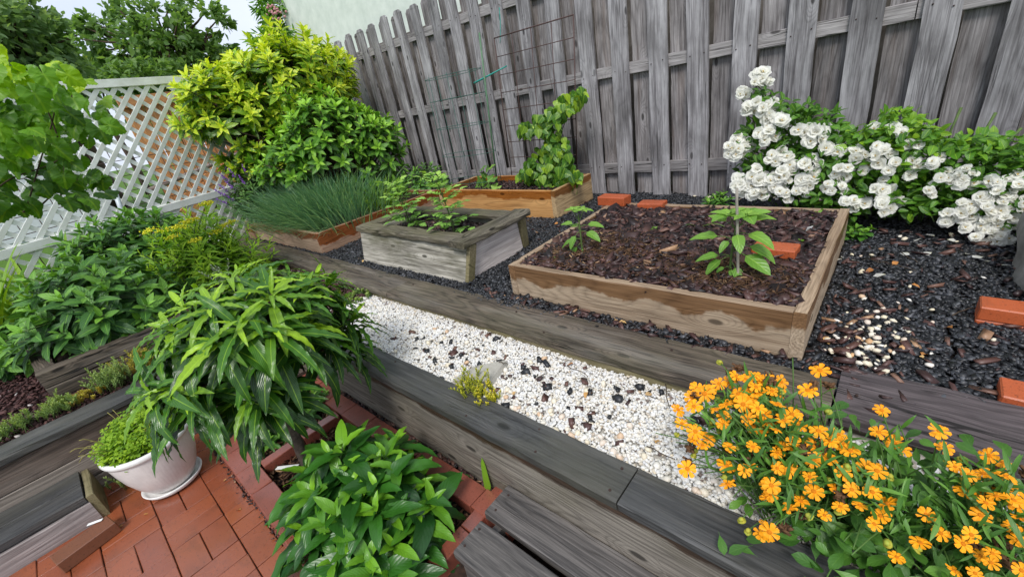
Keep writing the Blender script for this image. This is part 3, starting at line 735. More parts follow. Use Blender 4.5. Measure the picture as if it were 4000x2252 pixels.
# ------------------------------------------------------------------ tall board fence
ft = math.atan(-.0418)
fx = Vector((math.cos(ft), math.sin(ft), 0)); fn = Vector((-math.sin(ft), math.cos(ft), 0))
fence = thing('board_fence', 'tall weathered grey shadowbox board fence behind the raised beds', 'fence', (-2.0, fence_y(-2.0), .42))
def picket_mesh(mat, wd=.150, h=2.11, th=.019):
    r = np.random.default_rng(int(rng.integers(1e9)))
    hw = wd / 2; n = 14; V, F = [], []
    for i in range(n + 1):
        x = -h / 2 + h * min(1.0, i / n)
        w = hw
        if i == n: w = hw - .034
        if i == n - 1: x = h / 2 - .030
        if i == n - 2: x = h / 2 - .042
        dx = r.normal(0, .0015); wz = r.normal(0, .0015)
        for (sy, sz) in ((-1, -1), (1, -1), (1, 1), (-1, 1)):
            V.append((x, sy * w + dx, sz * th / 2 + wz))
    for i in range(n):
        for k in range(4):
            a = i * 4 + k; b = i * 4 + (k + 1) % 4; F.append((a, b, b + 4, a + 4))
    F.append((3, 2, 1, 0)); F.append(tuple(n * 4 + k for k in range(4)))
    return meshdata('picket', V, F, mat)
pk_f = [picket_mesh(M_fence) for _ in range(5)]; pk_b = [picket_mesh(M_fence2, .167) for _ in range(5)]
def picket(x, off, mats, ztop, lean=0.0):
    y = fence_y(x)
    c = Vector((x, y, ztop - 1.055)) + fn * off
    mm = Matrix((Vector((0, 0, 1)), fx, fn)).transposed()
    mm = Matrix.Rotation(lean, 3, fn) @ mm
    mm = mm.to_4x4(); mm.translation = c
    put('picket', random.choice(mats), fence, mat4=mm)
k = 0
x = -6.52
while x < 1.75:
    xf = x + random.uniform(-.012, .012)
    picket(xf, 0.0, pk_f, 2.505 + random.uniform(-.02, .02), random.gauss(0, .006))
    picket(x + .1565 + random.uniform(-.012, .012), .062, pk_b, 2.50 + random.uniform(-.02, .02), random.gauss(0, .006))
    x += .3135
for (za, zb_) in ((.565, .715), (1.405, 1.475), (2.235, 2.12)):
    xs = [-6.65, -5.08, -2.55, -.05, 1.8]
    for a, b in zip(xs[:-1], xs[1:]):
        z1 = za + (zb_ - za) * (a + 6.65) / 8.45; z2 = za + (zb_ - za) * (b + 6.65) / 8.45
        plank('rail', fence, Vector((a + .003, fence_y(a), z1)) + fn * .031, Vector((b - .003, fence_y(b), z2)) + fn * .031, .036, .088, M_rail, n=20, jit=.0015)

nl = []
for o in [q for q in fence.children if q.name.startswith('picket')]:
    wl = o.location + fence.location
    if (wl.y - fence_y(wl.x)) > .03: continue
    for (za, zb_) in ((.565, .715), (1.405, 1.475), (2.235, 2.12)):
        zz = za + (zb_ - za) * (wl.x + 6.65) / 8.45
        for dx in (-.045, .04): nl.append((wl.x + dx + random.uniform(-.012, .012), fence_y(wl.x + dx) - .0105, zz + random.uniform(-.025, .025)))
nl = np.array(nl)
put('nail', inst('nail', PEBS, rng.integers(0, 6, len(nl)), rand_frames(nl, np.full((len(nl), 3), .0095), .2), M_hole, None, True), fence, kind='stuff')
# ------------------------------------------------------------------ house wall close behind the fence
hs = thing('house', 'pale green stucco house wall rising behind the board fence', 'house', (-4, 4.9, .3))
put('wall', block_mesh(12.2, .3, 7.2, M_stucco, .01, 0), hs, (-8.72 + 6.1, 4.45, 3.7))
put('wall', block_mesh(.3, 5.0, 7.2, M_stucco, .01, 0), hs, (-8.57, 7.11, 3.7))
put('foundation', block_mesh(12.0, .3, 2.2, mat_plain('stained_base', (.17, .155, .14), .9, .15, (.075, .065, .055), 7, .5, .01, 8), .01, 0), hs, (-8.68 + 6.0, 4.40, 1.30))
plank('gutter', hs, (-8.8, 4.2, 3.64), (-8.8, 9.4, 3.64), .14, .15, M_white, n=6)
plank('fascia', hs, (-8.77, 4.262, 3.66), (-7.9, 4.262, 3.72), .03, .12, M_white, n=2)

# ------------------------------------------------------------------ white lattice screen
LO = Vector((-6.55, 3.60, 0)); LU = Vector((-.2730, .9620, 0)); LN = Vector((.9620, .2730, 0))
def lp(s, z, off=0.0): v = LO + LU * s + LN * off; return Vector((v.x, v.y, z))
lat = thing('lattice_screen', 'white diagonal lattice screen between the garden and the neighbouring yard', 'lattice fence', lp(-2.6, .45))
Y0, Y1 = -5.9, 0.0
def lattice(z0, z1):
    pitch = .1025 * math.sqrt(2)
    for sgn in (1, -1):
        w = .039
        c = Y0 - (z1 - z0) if sgn > 0 else Y0
        e = Y1 if sgn > 0 else Y1 + (z1 - z0)
        while c < e:
            ya, yb = c, c + sgn * (z1 - z0)
            ya, yb = min(max(ya, Y0), Y1), min(max(yb, Y0), Y1)
            za, zb2 = z0 + (ya - c) * sgn, z0 + (yb - c) * sgn
            if abs(yb - ya) > .05:
                off = .0035 if sgn > 0 else -.0035
                plank('slat', lat, lp(ya, za, off), lp(yb, zb2, off), .0062, w, M_white, up=(LU * (-sgn) + Vector((0, 0, 1))).normalized(), n=2, ch=.0012, jit=.0003)
            c += pitch
lattice(.99, 2.14); lattice(.42, .935)
plank('top_rail', lat, lp(Y0, 2.172), lp(Y1, 2.172), .045, .07, M_white, n=4)
plank('middle_rail', lat, lp(Y0, .963, .012), lp(Y1, .963, .012), .03, .075, M_white, n=4)
for s in (-5.85, -3.30, -.06): plank('post', lat, lp(s, .3, -.05), lp(s, 2.21, -.05), .085, .085, M_white, up=LN, n=2)
pp = put('pipe', tubes([[onpl(445, 740, lp(-3, 1, .05), LN), onpl(492, 866, lp(-3, 1, .12), LN)]], mat_plain('pipe_grey', (.62, .68, .74), .4, .5), [(.021, .021)], 8), None)
tag(pp, 'pale grey plastic pipe leaning against the white lattice', 'pipe')

# ------------------------------------------------------------------ loose stone and bark
def scatter_rect(n, x0, x1, y0, y1, holes=(), frame=True, r=rng):
    P = np.stack([r.uniform(x0, x1, n), r.uniform(y0, y1, n)], 1); ok = np.ones(n, bool)
    for (a, b, c, d) in holes: ok &= ~((P[:, 0] > a) & (P[:, 0] < b) & (P[:, 1] > c) & (P[:, 1] < d))
    if frame:
        x, y, d = projn(np.c_[P, np.full(n, .42)]); ok &= (d > 0) & (x > -120) & (x < 4150) & (y < 2400)
    return P[ok]
M_black = mat_bits('black_stone', [(0, (.007, .008, .010)), (.6, (.019, .021, .027)), (.9, (.055, .06, .072)), (1, (.11, .115, .13))], 0.46, 0.6, .3)
M_peb = mat_bits('white_pebble', [(0, (.74, .70, .62)), (.3, (.84, .83, .79)), (.55, (.72, .72, .72)), (.68, (.80, .80, .79)), (.80, (.56, .56, .57)), (.86, (.76, .66, .50)), (.92, (.56, .53, .48)), (.97, (.50, .36, .22)), (1, (.2, .15, .13))], 0.5, 0.4, .15)
M_tan = mat_bits('tan_stone', [(0, (.80, .72, .52)), (.5, (.78, .70, .55)), (.75, (.85, .83, .78)), (1, (.62, .36, .16))], 0.5, 0.4)
M_bark = mat_bits('bark', [(0, (.010, .007, .008)), (.35, (.036, .019, .020)), (.6, (.095, .047, .042)), (.8, (.13, .062, .048)), (.93, (.22, .12, .085)), (1, (.42, .25, .14))], 0.45, 0.5, .5, 90)
M_shred = mat_bits('shredded_bark', [(0, (.035, .018, .010)), (.5, (.095, .048, .024)), (.85, (.17, .092, .046)), (1, (.42, .28, .15))], 0.75, 0.3, .3, 90)
M_red = mat_bits('red_mulch', [(0, (.030, .013, .013)), (.6, (.085, .036, .033)), (.95, (.14, .07, .062)), (1, (.55, .50, .48))], 0.7, 0.3, .3)
M_dry = mat_bits('dry_leaf', [(0, (.30, .12, .035)), (.5, (.50, .22, .06)), (.8, (.55, .36, .14)), (1, (.45, .30, .16))], 0.7, 0.3)

bedholes = [(-1.52, -.14, 1.515, 2.705), (-3.60, -2.08, 2.78, 3.375), (-5.45, -3.79, 1.50, 2.955), (-3.14, -1.93, 1.57, 2.14)]
P = scatter_rect(125000, -5.75, .85, 1.39, 3.62, bedholes)
keep = rng.random(len(P)) < np.clip(1.25 - .12 * np.hypot(P[:, 0], P[:, 1]), .45, 1); P = P[keep]
n = len(P); s = rng.uniform(.010, .024, n) * np.where(rng.random(n) < .05, 1.5, 1)
z = GZ - .006 + .012 * np.array([mnoise.noise(Vector((p[0] * 3, p[1] * 3, 0))) for p in P]) + rng.uniform(0, .010, n)
M = rand_frames(np.c_[P, z], np.stack([s, s * rng.uniform(.55, .95, n), s * rng.uniform(.28, .5, n)], 1), .38)
tag(put('black_gravel', inst('black_gravel', CHIPS, rng.integers(0, 6, n), M, M_black, rng.random(n) ** 1.3)), kind='stuff')

P = scatter_rect(33000, -2.72, .9, .815, 1.25)
n = len(P); s = rng.uniform(.009, .019, n) * np.where(rng.random(n) < .04, 1.6, 1)
z = WZ + (.012 * (1.05 - P[:, 1])) + .006 * np.array([mnoise.noise(Vector((p[0] * 4, p[1] * 4, 3))) for p in P]) + rng.uniform(-.004, .006, n)
M = rand_frames(np.c_[P, z], np.stack([s, s * rng.uniform(.6, .95, n), s * rng.uniform(.5, .8, n)], 1), .4)
v = rng.random(n) ** 1.5 * .96; v[rng.random(n) < .012] = 1
tag(put('white_gravel', inst('white_gravel', PEBS, rng.integers(0, 6, n), M, M_peb, v, True)), kind='stuff')

def bits(name, P, z, smin, smax, mat, asp=(.4, .8), thick=(.15, .35), tilt=.35, protos=CHIPS, smooth=False, v=None):
    n = len(P); s = rng.uniform(smin, smax, n)
    zz = np.full(n, z) if np.isscalar(z) else z
    M = rand_frames(np.c_[P, zz], np.stack([s, s * rng.uniform(*asp, n), s * rng.uniform(*thick, n)], 1), tilt)
    return tag(put(name, inst(name, protos, rng.integers(0, len(protos), n), M, mat, rng.random(n) if v is None else v, smooth)), kind='stuff')
# stray black stones, bark and bigger stones on the white gravel
P = scatter_rect(62, -1.9, .1, .83, 1.2); bits('stray_black_stones', P, WZ + .012, .014, .034, M_black, (.5, .9), (.4, .6), v=rng.random(95)[:len(P)] * .5)
P = scatter_rect(60, -1.9, .1, .83, 1.2); bits('stray_bark_bits', P, WZ + .012, .012, .034, M_bark, v=rng.uniform(.4, .9, len(P)))
P = np.concatenate([scatter_rect(70, -1.3, .2, .825, .92), scatter_rect(40, -1.9, .1, .83, 1.2)]); bits('large_pale_pebbles', P, WZ + .012, .022, .036, M_tan, (.6, .9), (.5, .7), protos=PEBS, smooth=True, v=rng.uniform(.3, 1, len(P)))
# tan stones, bark and dry leaves on the black gravel
cl = np.concatenate([rng.normal((.03, 1.75), (.08, .13), (60, 2)), rng.normal((.02, 1.62), (.05, .06), (26, 2)), scatter_rect(36, -.1, .7, 1.5, 2.9)])
cl = cl[(cl[:, 0] > -.12) & (cl[:, 1] > 1.53)]; bits('tan_stones', cl, GZ + .012, .014, .036, M_tan, (.6, .9), (.4, .6), protos=PEBS, smooth=True)
cl = np.concatenate([rng.normal((-.55, 3.46), (.28, .035), (80, 2)), rng.normal((-.9, 2.80), (.3, .05), (40, 2))]); bits('tan_stones', cl, GZ + .012, .018, .04, M_tan, (.6, .9), (.4, .6), protos=PEBS, smooth=True, v=rng.uniform(.3, 1, len(cl)))
P = np.concatenate([scatter_rect(170, -.12, .7, 1.5, 2.9), scatter_rect(80, -1.7, -.1, 1.43, 1.52), rng.normal((-.02, 1.75), (.08, .2), (80, 2))])
P = P[(P[:, 0] > -1.7) & ~((P[:, 0] < -.13) & (P[:, 1] > 1.515))]
bits('bark_chips', P, GZ + .012, .015, .055, M_bark, (.2, .5), (.12, .3), .3, v=np.clip(rng.normal(.6, .2, len(P)), 0, 1))
P = scatter_rect(130, -5.4, -1.6, 1.4, 3.5, bedholes); bits('bark_chips', P, GZ + .012, .012, .04, M_bark, (.3, .7), (.12, .3), .3, v=np.clip(rng.normal(.7, .2, len(P)), 0, 1))
# bark in the big bed
P = scatter_rect(6000, -1.465, -.195, 1.575, 2.645); n = len(P)
z = GZ + .165 + np.array([fbh(*p) for p in P]) + rng.uniform(0, .014, n)
s = rng.uniform(.016, .062, n) * np.where(rng.random(n) < .06, 1.6, 1)
M = rand_frames(np.c_[P, z], np.stack([s, s * rng.uniform(.3, .7, n), s * rng.uniform(.1, .25, n)], 1), .35)
tag(put('bark_mulch', inst('bark_mulch', CHIPS, rng.integers(0, 6, n), M, M_bark, np.clip(rng.normal(.42, .22, n), 0, 1))), kind='stuff')
def shreds(name, c, sd, n, hf, z0, mat=M_shred, lo=.012, hi=.042, clipr=None):
    P = rng.normal(c, sd, (n, 2))
    if clipr: P = P[(P[:, 0] > clipr[0]) & (P[:, 0] < clipr[1]) & (P[:, 1] > clipr[2]) & (P[:, 1] < clipr[3])]
    n = len(P); z = z0 + np.array([hf(*p) for p in P]) + rng.uniform(.004, .022, n); s = rng.uniform(lo, hi, n)
    M = rand_frames(np.c_[P, z], np.stack([s * .13, s, s * .1], 1), .3)
    tag(put(name, inst(name, CHIPS, rng.integers(0, 6, n), M, mat, np.clip(rng.normal(.5, .25, n), 0, 1))), kind='stuff')
shreds('shredded_mulch', (-1.13, 1.84), (.14, .13), 3200, fbh, GZ + .165, clipr=(-1.46, -.2, 1.575, 2.6))
shreds('shredded_mulch', (-.48, 1.74), (.15, .11), 2600, fbh, GZ + .165, clipr=(-1.46, -.2, 1.575, 2.6))
P = np.concatenate([scatter_rect(1500, px0 + .03, px1 - .02, py0 + .04, py1 - .03), scatter_rect(1600, -3.53, -2.14, 2.84, 3.31)]); n = len(P)
z = np.where(P[:, 1] < 2.5, GZ + .178, GZ + .172) + rng.uniform(0, .02, n)
M = rand_frames(np.c_[P, z], np.stack([rng.uniform(.015, .05, n), rng.uniform(.01, .03, n), rng.uniform(.004, .01, n)], 1), .4)
tag(put('bark_mulch', inst('bark_mulch', CHIPS, rng.integers(0, 6, n), M, M_bark, np.clip(rng.normal(.35, .2, n), 0, 1))), kind='stuff')
# red mulch on the left
P = np.concatenate([scatter_rect(9000, -4.6, -3.08, -1.9, .0), scatter_rect(9000, -5.6, -2.6, .5, 1.27), scatter_rect(1500, -3.1, -2.96, -2, .6)])
P = P[~((P[:, 0] > -4.6) & (P[:, 0] < -3.26) & (P[:, 1] > -.39) & (P[:, 1] < .75))]; P = P[(P[:, 0] < -2.97) | (P[:, 1] > .83)]
n = len(P); s = rng.uniform(.010, .026, n)
M = rand_frames(np.c_[P, MZ + .004 + rng.uniform(0, .012, n)], np.stack([s, s * rng.uniform(.4, .8, n), s * rng.uniform(.2, .4, n)], 1), .4)
tag(put('red_mulch', inst('red_mulch', CHIPS, rng.integers(0, 6, n), M, M_red, np.where(rng.random(n) < .012, 1.0, rng.random(n) * .9))), kind='stuff')
# mulch in the planting pocket
P = scatter_rect(2600, -2.9, -1.0, .17, .56); n = len(P)
M = rand_frames(np.c_[P, .004 + rng.uniform(0, .016, n)], np.stack([rng.uniform(.003, .009, n), rng.uniform(.015, .05, n), rng.uniform(.002, .006, n)], 1), .35)
tag(put('pocket_mulch', inst('pocket_mulch', CHIPS, rng.integers(0, 6, n), M, M_shred, rng.random(n))), kind='stuff')
P = np.stack([rng.uniform(-2.7, -1.0, 500), rng.uniform(.672, .697, 500)], 1); bits('leaf_litter', P, .03, .012, .035, M_bark, (.3, .8), (.1, .3), .6)
P = np.stack([rng.uniform(-2.5, -1.6, 160), rng.normal(.058, .008, 160)], 1); bits('joint_litter', P, .004, .004, .012, M_bark, (.3, .8), (.2, .4), .4)

# ------------------------------------------------------------------ bricks and small things lying about
def brick_at(loc, rz, label, group=None, mat=M_brick3, size=(.2, .095, .057), rx=0.0):
    b = put('brick', block_mesh(*size, mat, .004, .001), None, loc, (rx, 0, math.radians(rz)))
    return tag(b, label, 'brick', group)
GB = 'loose orange bricks'
bl = onz(2420, 790, GZ + .205)
brick_at((-1.475, 2.66, GZ + .212), -4, 'orange brick on top of the pair at the far corner of the big bed', GB, size=(.215, .1, .062))
brick_at((-1.455, 2.66, GZ + .150), -2, 'brown brick underneath another at the far corner of the big bed', GB, M_brick4, size=(.2, .1, .062))
brick_at((-1.19, 2.65, GZ + .178), 3, 'single orange brick on the back edge of the big bed', GB, size=(.17, .1, .06))
brick_at((-.345, 2.02, GZ + .195), -3, 'orange brick lying in the dark bark behind the staked pepper', GB, size=(.17, .1, .055))
b = brick_at((.405, 2.03, GZ + .040), -3, 'orange brick lying on the black gravel at the right edge', GB, size=(.2, .098, .05))
brick_at((.405, 2.03, GZ - .011), -3, 'orange brick at the right edge lying directly under another brick', GB, size=(.203, .1, .05))
brick_at((.425, 1.55, GZ + .008), -3, 'orange brick tucked behind the purple brown timber at the right edge', GB, size=(.2, .1, .055))
# grey boulder at the right edge
def boulder(loc, sc, mat, name, label, cat, seed=1):
    bm = bmesh.new(); bmesh.ops.create_icosphere(bm, subdivisions=4, radius=1.0)
    for v in bm.verts:
        d = v.co.normalized(); v.co = d * (1 + .22 * mnoise.noise(d * 1.6 + Vector((seed, 0, 0))) + .07 * mnoise.noise(d * 5))
        v.co = Vector((v.co.x * sc[0], v.co.y * sc[1], v.co.z * sc[2]))
    me = bpy.data.meshes.new(name); bm.to_mesh(me); bm.free(); me.materials.append(mat)
    for p in me.polygons: p.use_smooth = True
    return tag(put(name, me, None, loc), label, cat)
M_rock = mat_plain('grey_rock', (.30, .29, .27), .9, .2, (.17, .165, .155), 14, .6, .02, 8)
boulder((.66, 2.42, GZ + .02), (.26, .42, .40), M_rock, 'boulder', 'pale grey boulder at the right edge below the white roses', 'boulder', 3)
# stone slab on the white gravel
M_slab = mat_plain('slab_stone', (.46, .44, .39), .8, .25, (.30, .285, .25), 22, .5, .006, 7)
so = slab8('stone_slab', None, [(-1.315, .835, WZ - .005), (-1.12, .90, WZ - .005), (-1.16, 1.06, WZ), (-1.30, .96, WZ), (-1.31, .84, WZ + .022), (-1.14, .90, WZ + .034), (-1.175, 1.05, WZ + .034), (-1.29, .955, WZ + .022)], M_slab, .006)
tag(so, 'flat grey stone slab half buried in the white gravel', 'stone')
# plant labels
def card(name, a, b, wd, label, cat='plant label', th=.0015):
    o = plank(name, None, a, b, wd, th, M_white, n=2, ch=.0004, jit=.0002); return tag(o, label, cat)
card('plant_label', (-2.005, .205, .03), (-1.885, .27, .055), .02, 'white plastic plant label lying on mulch beside the tree trunk')
card('plant_label', onz(3150, 912, GZ + .16), onz(3165, 885, GZ + .20), .03, 'small white plant label standing in the far right corner of the big bed')
card('plant_label', (-2.44, -.452, .06), (-2.41, -.402, .061), .014, 'scrap of white plastic on the brown brick by the step', 'scrap')
# bamboo stake
M_bam = mat_plain('bamboo', (.36, .33, .28), .7, .3, (.24, .22, .19), 30)
sk = put('bamboo_stake', tubes([np.linspace(onpl(2884, 1118, (-.41, 1.71, .6), (-.1, 1, 0)), onpl(2878, 735, (-.43, 1.71, .9), (-.1, 1, 0)), 9) + rng.normal(0, .0008, (9, 3))], M_bam, [(.0058, .0052)], 8), None)
tag(sk, 'grey bamboo stake beside the larger pepper plant', 'stake')

# ------------------------------------------------------------------ wire trellis on the fence, wire cage and stake
M_wire = mat_plain('rusty_wire', (.085, .045, .040), .6, .4)
M_gwire = mat_plain('green_wire', (.03, .11, .085), .45, .5)
M_tie = mat_plain('green_tie', (.02, .30, .25), .5, .4)
def wires(name, segs, mat, r, parent): return put(name, tubes(segs, mat, [(r, r)] * len(segs), 5), parent)
tr = thing('wire_trellis', 'rusty wire grid trellis leaning on the fence above the cedar bed', 'trellis', (-2.55, 3.33, .6))
pl_n = (.04, 1, 0)
def tp(x, y, yy=3.36): return onpl(x, y, (-2.5, yy, .6), pl_n)
tl, trr, br, bl_ = tp(1930, 150), tp(2240, 58), tp(2255, 690), tp(2000, 690)
for i in range(5):
    f = i / 4
    wires('wire', [np.array([tl * (1 - f) + trr * f, bl_ * (1 - f) + br * f])], M_wire, .0048 if i in (0, 4) else .0034, tr)
for i in range(9):
    f = i / 8.3
    wires('wire', [np.array([tl * (1 - f) + bl_ * f, trr * (1 - f) + br * f])], M_wire, .0055 if i == 0 else .0036, tr)
cg = thing('tomato_cage', 'thin green wire plant cage standing in the left part of the cedar bed', 'plant cage', (-3.35, 3.05, .6))
cc = np.array([-3.33, 3.08, 0]); rad = .36
vp = [np.array([cc[0] + rad * math.cos(a), cc[1] + .17 * math.sin(a), 0]) for a in np.linspace(0, 2 * PI, 9)[:-1] + .3]
for q in vp: wires('wire', [np.array([q + (0, 0, .56), q * 1 + (0, 0, 1.70)])], M_gwire, .0028, cg)
for z in (.68, .95, 1.22, 1.48, 1.68):
    a = np.linspace(0, 2 * PI, 33); wires('ring', [np.c_[cc[0] + rad * np.cos(a), cc[1] + .17 * np.sin(a), np.full(33, z)]], M_gwire, .0028, cg)
gs = tubes([np.array([onpl(1945, 742, (-3.0, 3.1, .6), pl_n), onpl(1872, 128, (-3.0, 3.1, 1.9), pl_n)])], mat_plain('green_stake', (.10, .20, .11), .5, .4), [(.008, .008)], 8)
tag(put('plant_stake', gs), 'green plastic coated stake tied beside the wire cage', 'stake')
t1 = [onpl(1852, 325, (-3.0, 3.09, 1.5), pl_n), onpl(1890, 305, (-3, 3.08, 1.5), pl_n), onpl(1930, 285, (-3, 3.12, 1.6), pl_n), onpl(1980, 258, (-3, 3.25, 1.6), pl_n)]
tag(put('plant_tie', tubes([bez(t1[0], (t1[1] + t1[2]) / 2, t1[3], 9)], M_tie, [(.009, .006)], 6)), 'green tape tying the stake to the wire trellis', 'plant tie')
t2 = [onpl(1950, 30, (-2.9, 3.5, 2), pl_n), onpl(1953, 170, (-2.9, 3.4, 1.9), pl_n)]
tag(put('plant_tie', tubes([bez(t2[0], (t2[0] + t2[1]) / 2 + (.02, 0, 0), t2[1], 9)], M_tie, [(.004, .003)], 5)), 'thin green tie hanging down the fence above the trellis corner', 'plant tie')

# ------------------------------------------------------------------ white pot and saucer
M_pot = newmat('white_ceramic'); nt = M_pot.node_tree
v = coords(nt, rnd=False); sx = nd(nt, 'ShaderNodeSeparateXYZ', {0: v})
an = ma(nt, 'ARCTAN2', sx.outputs[1], sx.outputs[0])
wob = noise(nt, v, 18.0, 3.0)
rib = ma(nt, 'ABSOLUTE', ma(nt, 'SINE', ma(nt, 'ADD', ma(nt, 'MULTIPLY', an, 32.0), ma(nt, 'MULTIPLY', wob, 3.0))))
dirt = noise(nt, v, 30.0, 6.0, .65)
low = mrange(nt, sx.outputs[2], .0, .09, 1.0, 0.0)
colp = mixc(nt, mrange(nt, rib, 0.0, 0.22, .13, 0.0), (.74, .70, .68), (.42, .39, .37))
colp = mixc(nt, ma(nt, 'MULTIPLY', mrange(nt, dirt, .42, .7), ma(nt, 'ADD', ma(nt, 'MULTIPLY', low, .75), .12)), colp, (.16, .13, .11))
outp(nt, principled(nt, colp, .28, .5, rib, .12, .002).outputs[0])
M_glaze = mat_plain('white_glaze', (.80, .79, .77), .2, .5, (.74, .73, .71), 40, .05, .001)
def lathe(prof, mat, name, seg=56, sx=1.0, sy=1.0):
    V, F = [], []; n = len(prof)
    for i in range(seg):
        a = 2 * PI * i / seg
        for (r, z) in prof: V.append((r * math.cos(a) * sx, r * math.sin(a) * sy, z))
    for i in range(seg):
        for k in range(n - 1):
            a = i * n + k; b = ((i + 1) % seg) * n + k; F.append((a, b, b + 1, a + 1))
    return meshdata(name, V, np.array(F), mat, True)
PC = Vector((-2.46, -.135, 0))
pot = thing('flower_pot', 'round white ribbed ceramic bowl pot on the brick patio', 'flower pot', PC)
PR = .89
put('bowl', lathe([(r_ * PR, z_) for r_, z_ in [(0.0, .016), (.095, .016), (.110, .03), (.141, .08), (.165, .14), (.179, .20), (.185, .24), (.187, .265)]], M_pot, 'bowl'), pot, PC)
put('rim', lathe([(r_ * PR, z_) for r_, z_ in [(.187, .260), (.195, .264), (.200, .275), (.197, .288), (.188, .292), (.177, .288), (.173, .277), (.169, .235), (.02, .23)]], M_glaze, 'rim'), pot, PC)
sa = put('saucer', lathe([(r_ * .93, z_) for r_, z_ in [(0, .004), (.115, .004), (.128, .012), (.138, .030), (.134, .034), (.124, .020), (.10, .013), (0, .013)]], M_glaze, 'saucer'), None, PC)
tag(sa, 'white glazed saucer under the round ceramic bowl pot', 'saucer')

# ------------------------------------------------------------------ plants
M_stem = mat_plain('green_stem', (.10, .16, .045), .6, .3, (.07, .11, .03), 40)
M_twig = mat_plain('brown_twig', (.085, .06, .04), .8, .2, (.05, .036, .026), 40)
M_trunk = mat_plain('trunk_bark', (.15, .115, .09), .85, .25, (.055, .042, .034), 60, .9, .006, 7)

L_willow = mat_leaf('willow_leaf', (.014, .055, .010), (.050, .165, .014), (.36, .58, .025), .26, .20, .30, 14, .25)
L_peren = mat_leaf('glossy_leaf', (.012, .055, .012), (.045, .17, .016), (.24, .50, .025), .33, .20, .16, 9, .16, spec=.45, vdark=True)
L_small = mat_leaf('low_leaf', (.030, .110, .018), (.065, .19, .022), (.20, .40, .035), .35, .22, .25)
L_shrub = mat_leaf('dark_shrub_leaf', (.024, .085, .022), (.068, .19, .032), (.25, .52, .055), .42, .18, .35, 8, .5)
L_butter = mat_leaf('narrow_leaf', (.07, .19, .018), (.17, .36, .022), (.40, .60, .030), .48, .28, .3)
L_auc = mat_leaf('gold_leaf', (.035, .10, .010), (.15, .34, .012), (.45, .68, .025), .38, .3, .2, 5, .3, variegate=(.70, .74, .06))
L_bush = mat_leaf('bush_leaf', (.030, .10, .014), (.10, .27, .022), (.38, .66, .06), .42, .25, .3, 7, .4)
L_grape = mat_leaf('grape_leaf', (.04, .12, .008), (.13, .31, .010), (.50, .68, .02), .45, .38, .10, 5, .35)
L_tom = mat_leaf('tomato_leaf', (.09, .22, .045), (.19, .40, .07), (.40, .62, .11), .5, .25, .3)
L_pep = mat_leaf('pepper_leaf', (.06, .17, .025), (.15, .32, .045), (.30, .50, .075), .38, .28, .35, 6, .35)
L_vine = mat_leaf('vine_leaf', (.025, .085, .012), (.075, .20, .018), (.34, .50, .028), .4, .24, .35, 5, .3)
L_cuke = mat_leaf('cucumber_leaf', (.08, .20, .03), (.16, .32, .05), (.30, .48, .08), .5, .3, .35)
L_rose = mat_leaf('rose_leaf', (.028, .095, .014), (.09, .25, .018), (.40, .60, .028), .38, .25, .3, 7, .3)
L_cor = mat_leaf('coreopsis_leaf', (.038, .115, .018), (.085, .22, .028), (.20, .40, .06), .45, .24, .08, 6, .12)
L_chive = mat_leaf('chive_blade', (.08, .20, .12), (.18, .36, .215), (.36, .52, .29), .40, .35, 0.0)
L_oxalis = mat_leaf('clover_leaf', (.12, .26, .012), (.24, .42, .015), (.38, .55, .025), .5, .35, .2)
L_sedum = mat_leaf('sedum_leaf', (.15, .25, .09), (.27, .40, .12), (.46, .54, .12), .5, .2, 0.0)
L_sedum_o = mat_leaf('sedum_orange_leaf', (.30, .18, .04), (.46, .36, .05), (.55, .54, .07), .5, .2, 0.0)
L_sedum_y = mat_leaf('sedum_yellow_leaf', (.28, .36, .03), (.46, .48, .03), (.68, .58, .03), .5, .2, 0.0)
L_lily = mat_leaf('daylily_leaf', (.08, .20, .018), (.19, .36, .022), (.36, .52, .035), .45, .25, .1)
L_vero = mat_leaf('speedwell_leaf', (.022, .07, .020), (.055, .14, .03), (.16, .32, .06), .45, .2, .2)
L_tree = mat_leaf('tree_leaf', (.08, .16, .05), (.15, .27, .07), (.28, .42, .12), .5, .5, .0)
L_grey = mat_leaf('grey_leaf', (.22, .28, .20), (.32, .38, .28), (.45, .50, .38), .6, .2, .0)

def stems_of(root, base, tips, mat, r0, r1, name='stem', spread=.03, sag=0.0):
    lines = []
    for t in tips:
        b = np.array(base) + np.array([rng.normal(0, spread), rng.normal(0, spread), 0])
        mid = (b + t) / 2 + np.array([0, 0, .12 * np.linalg.norm(t - b)]) + (t - b) * np.array([-.18, -.18, 0])
        lines.append(bez(b, mid, t, 6))
    return put(name, tubes(lines, mat, [(r0, r1)] * len(lines), 5, name), root)

# --- the small weeping tree beside the patio
tree = thing('weeping_tree', 'small weeping tree with long drooping wavy leaves beside the white pot', 'small tree', (-1.79, .30, .0))
TB = np.array([-1.785, .295, -.02])
trunk = np.array([TB, TB + (.004, -.006, .15), TB + (-.006, .004, .32), TB + (.004, .0, .48), TB + (-.004, .004, .62)])
put('trunk', tubes([trunk], M_trunk, [(.026, .020)], 12), tree)
TC = np.array([-1.79, .32, .70])
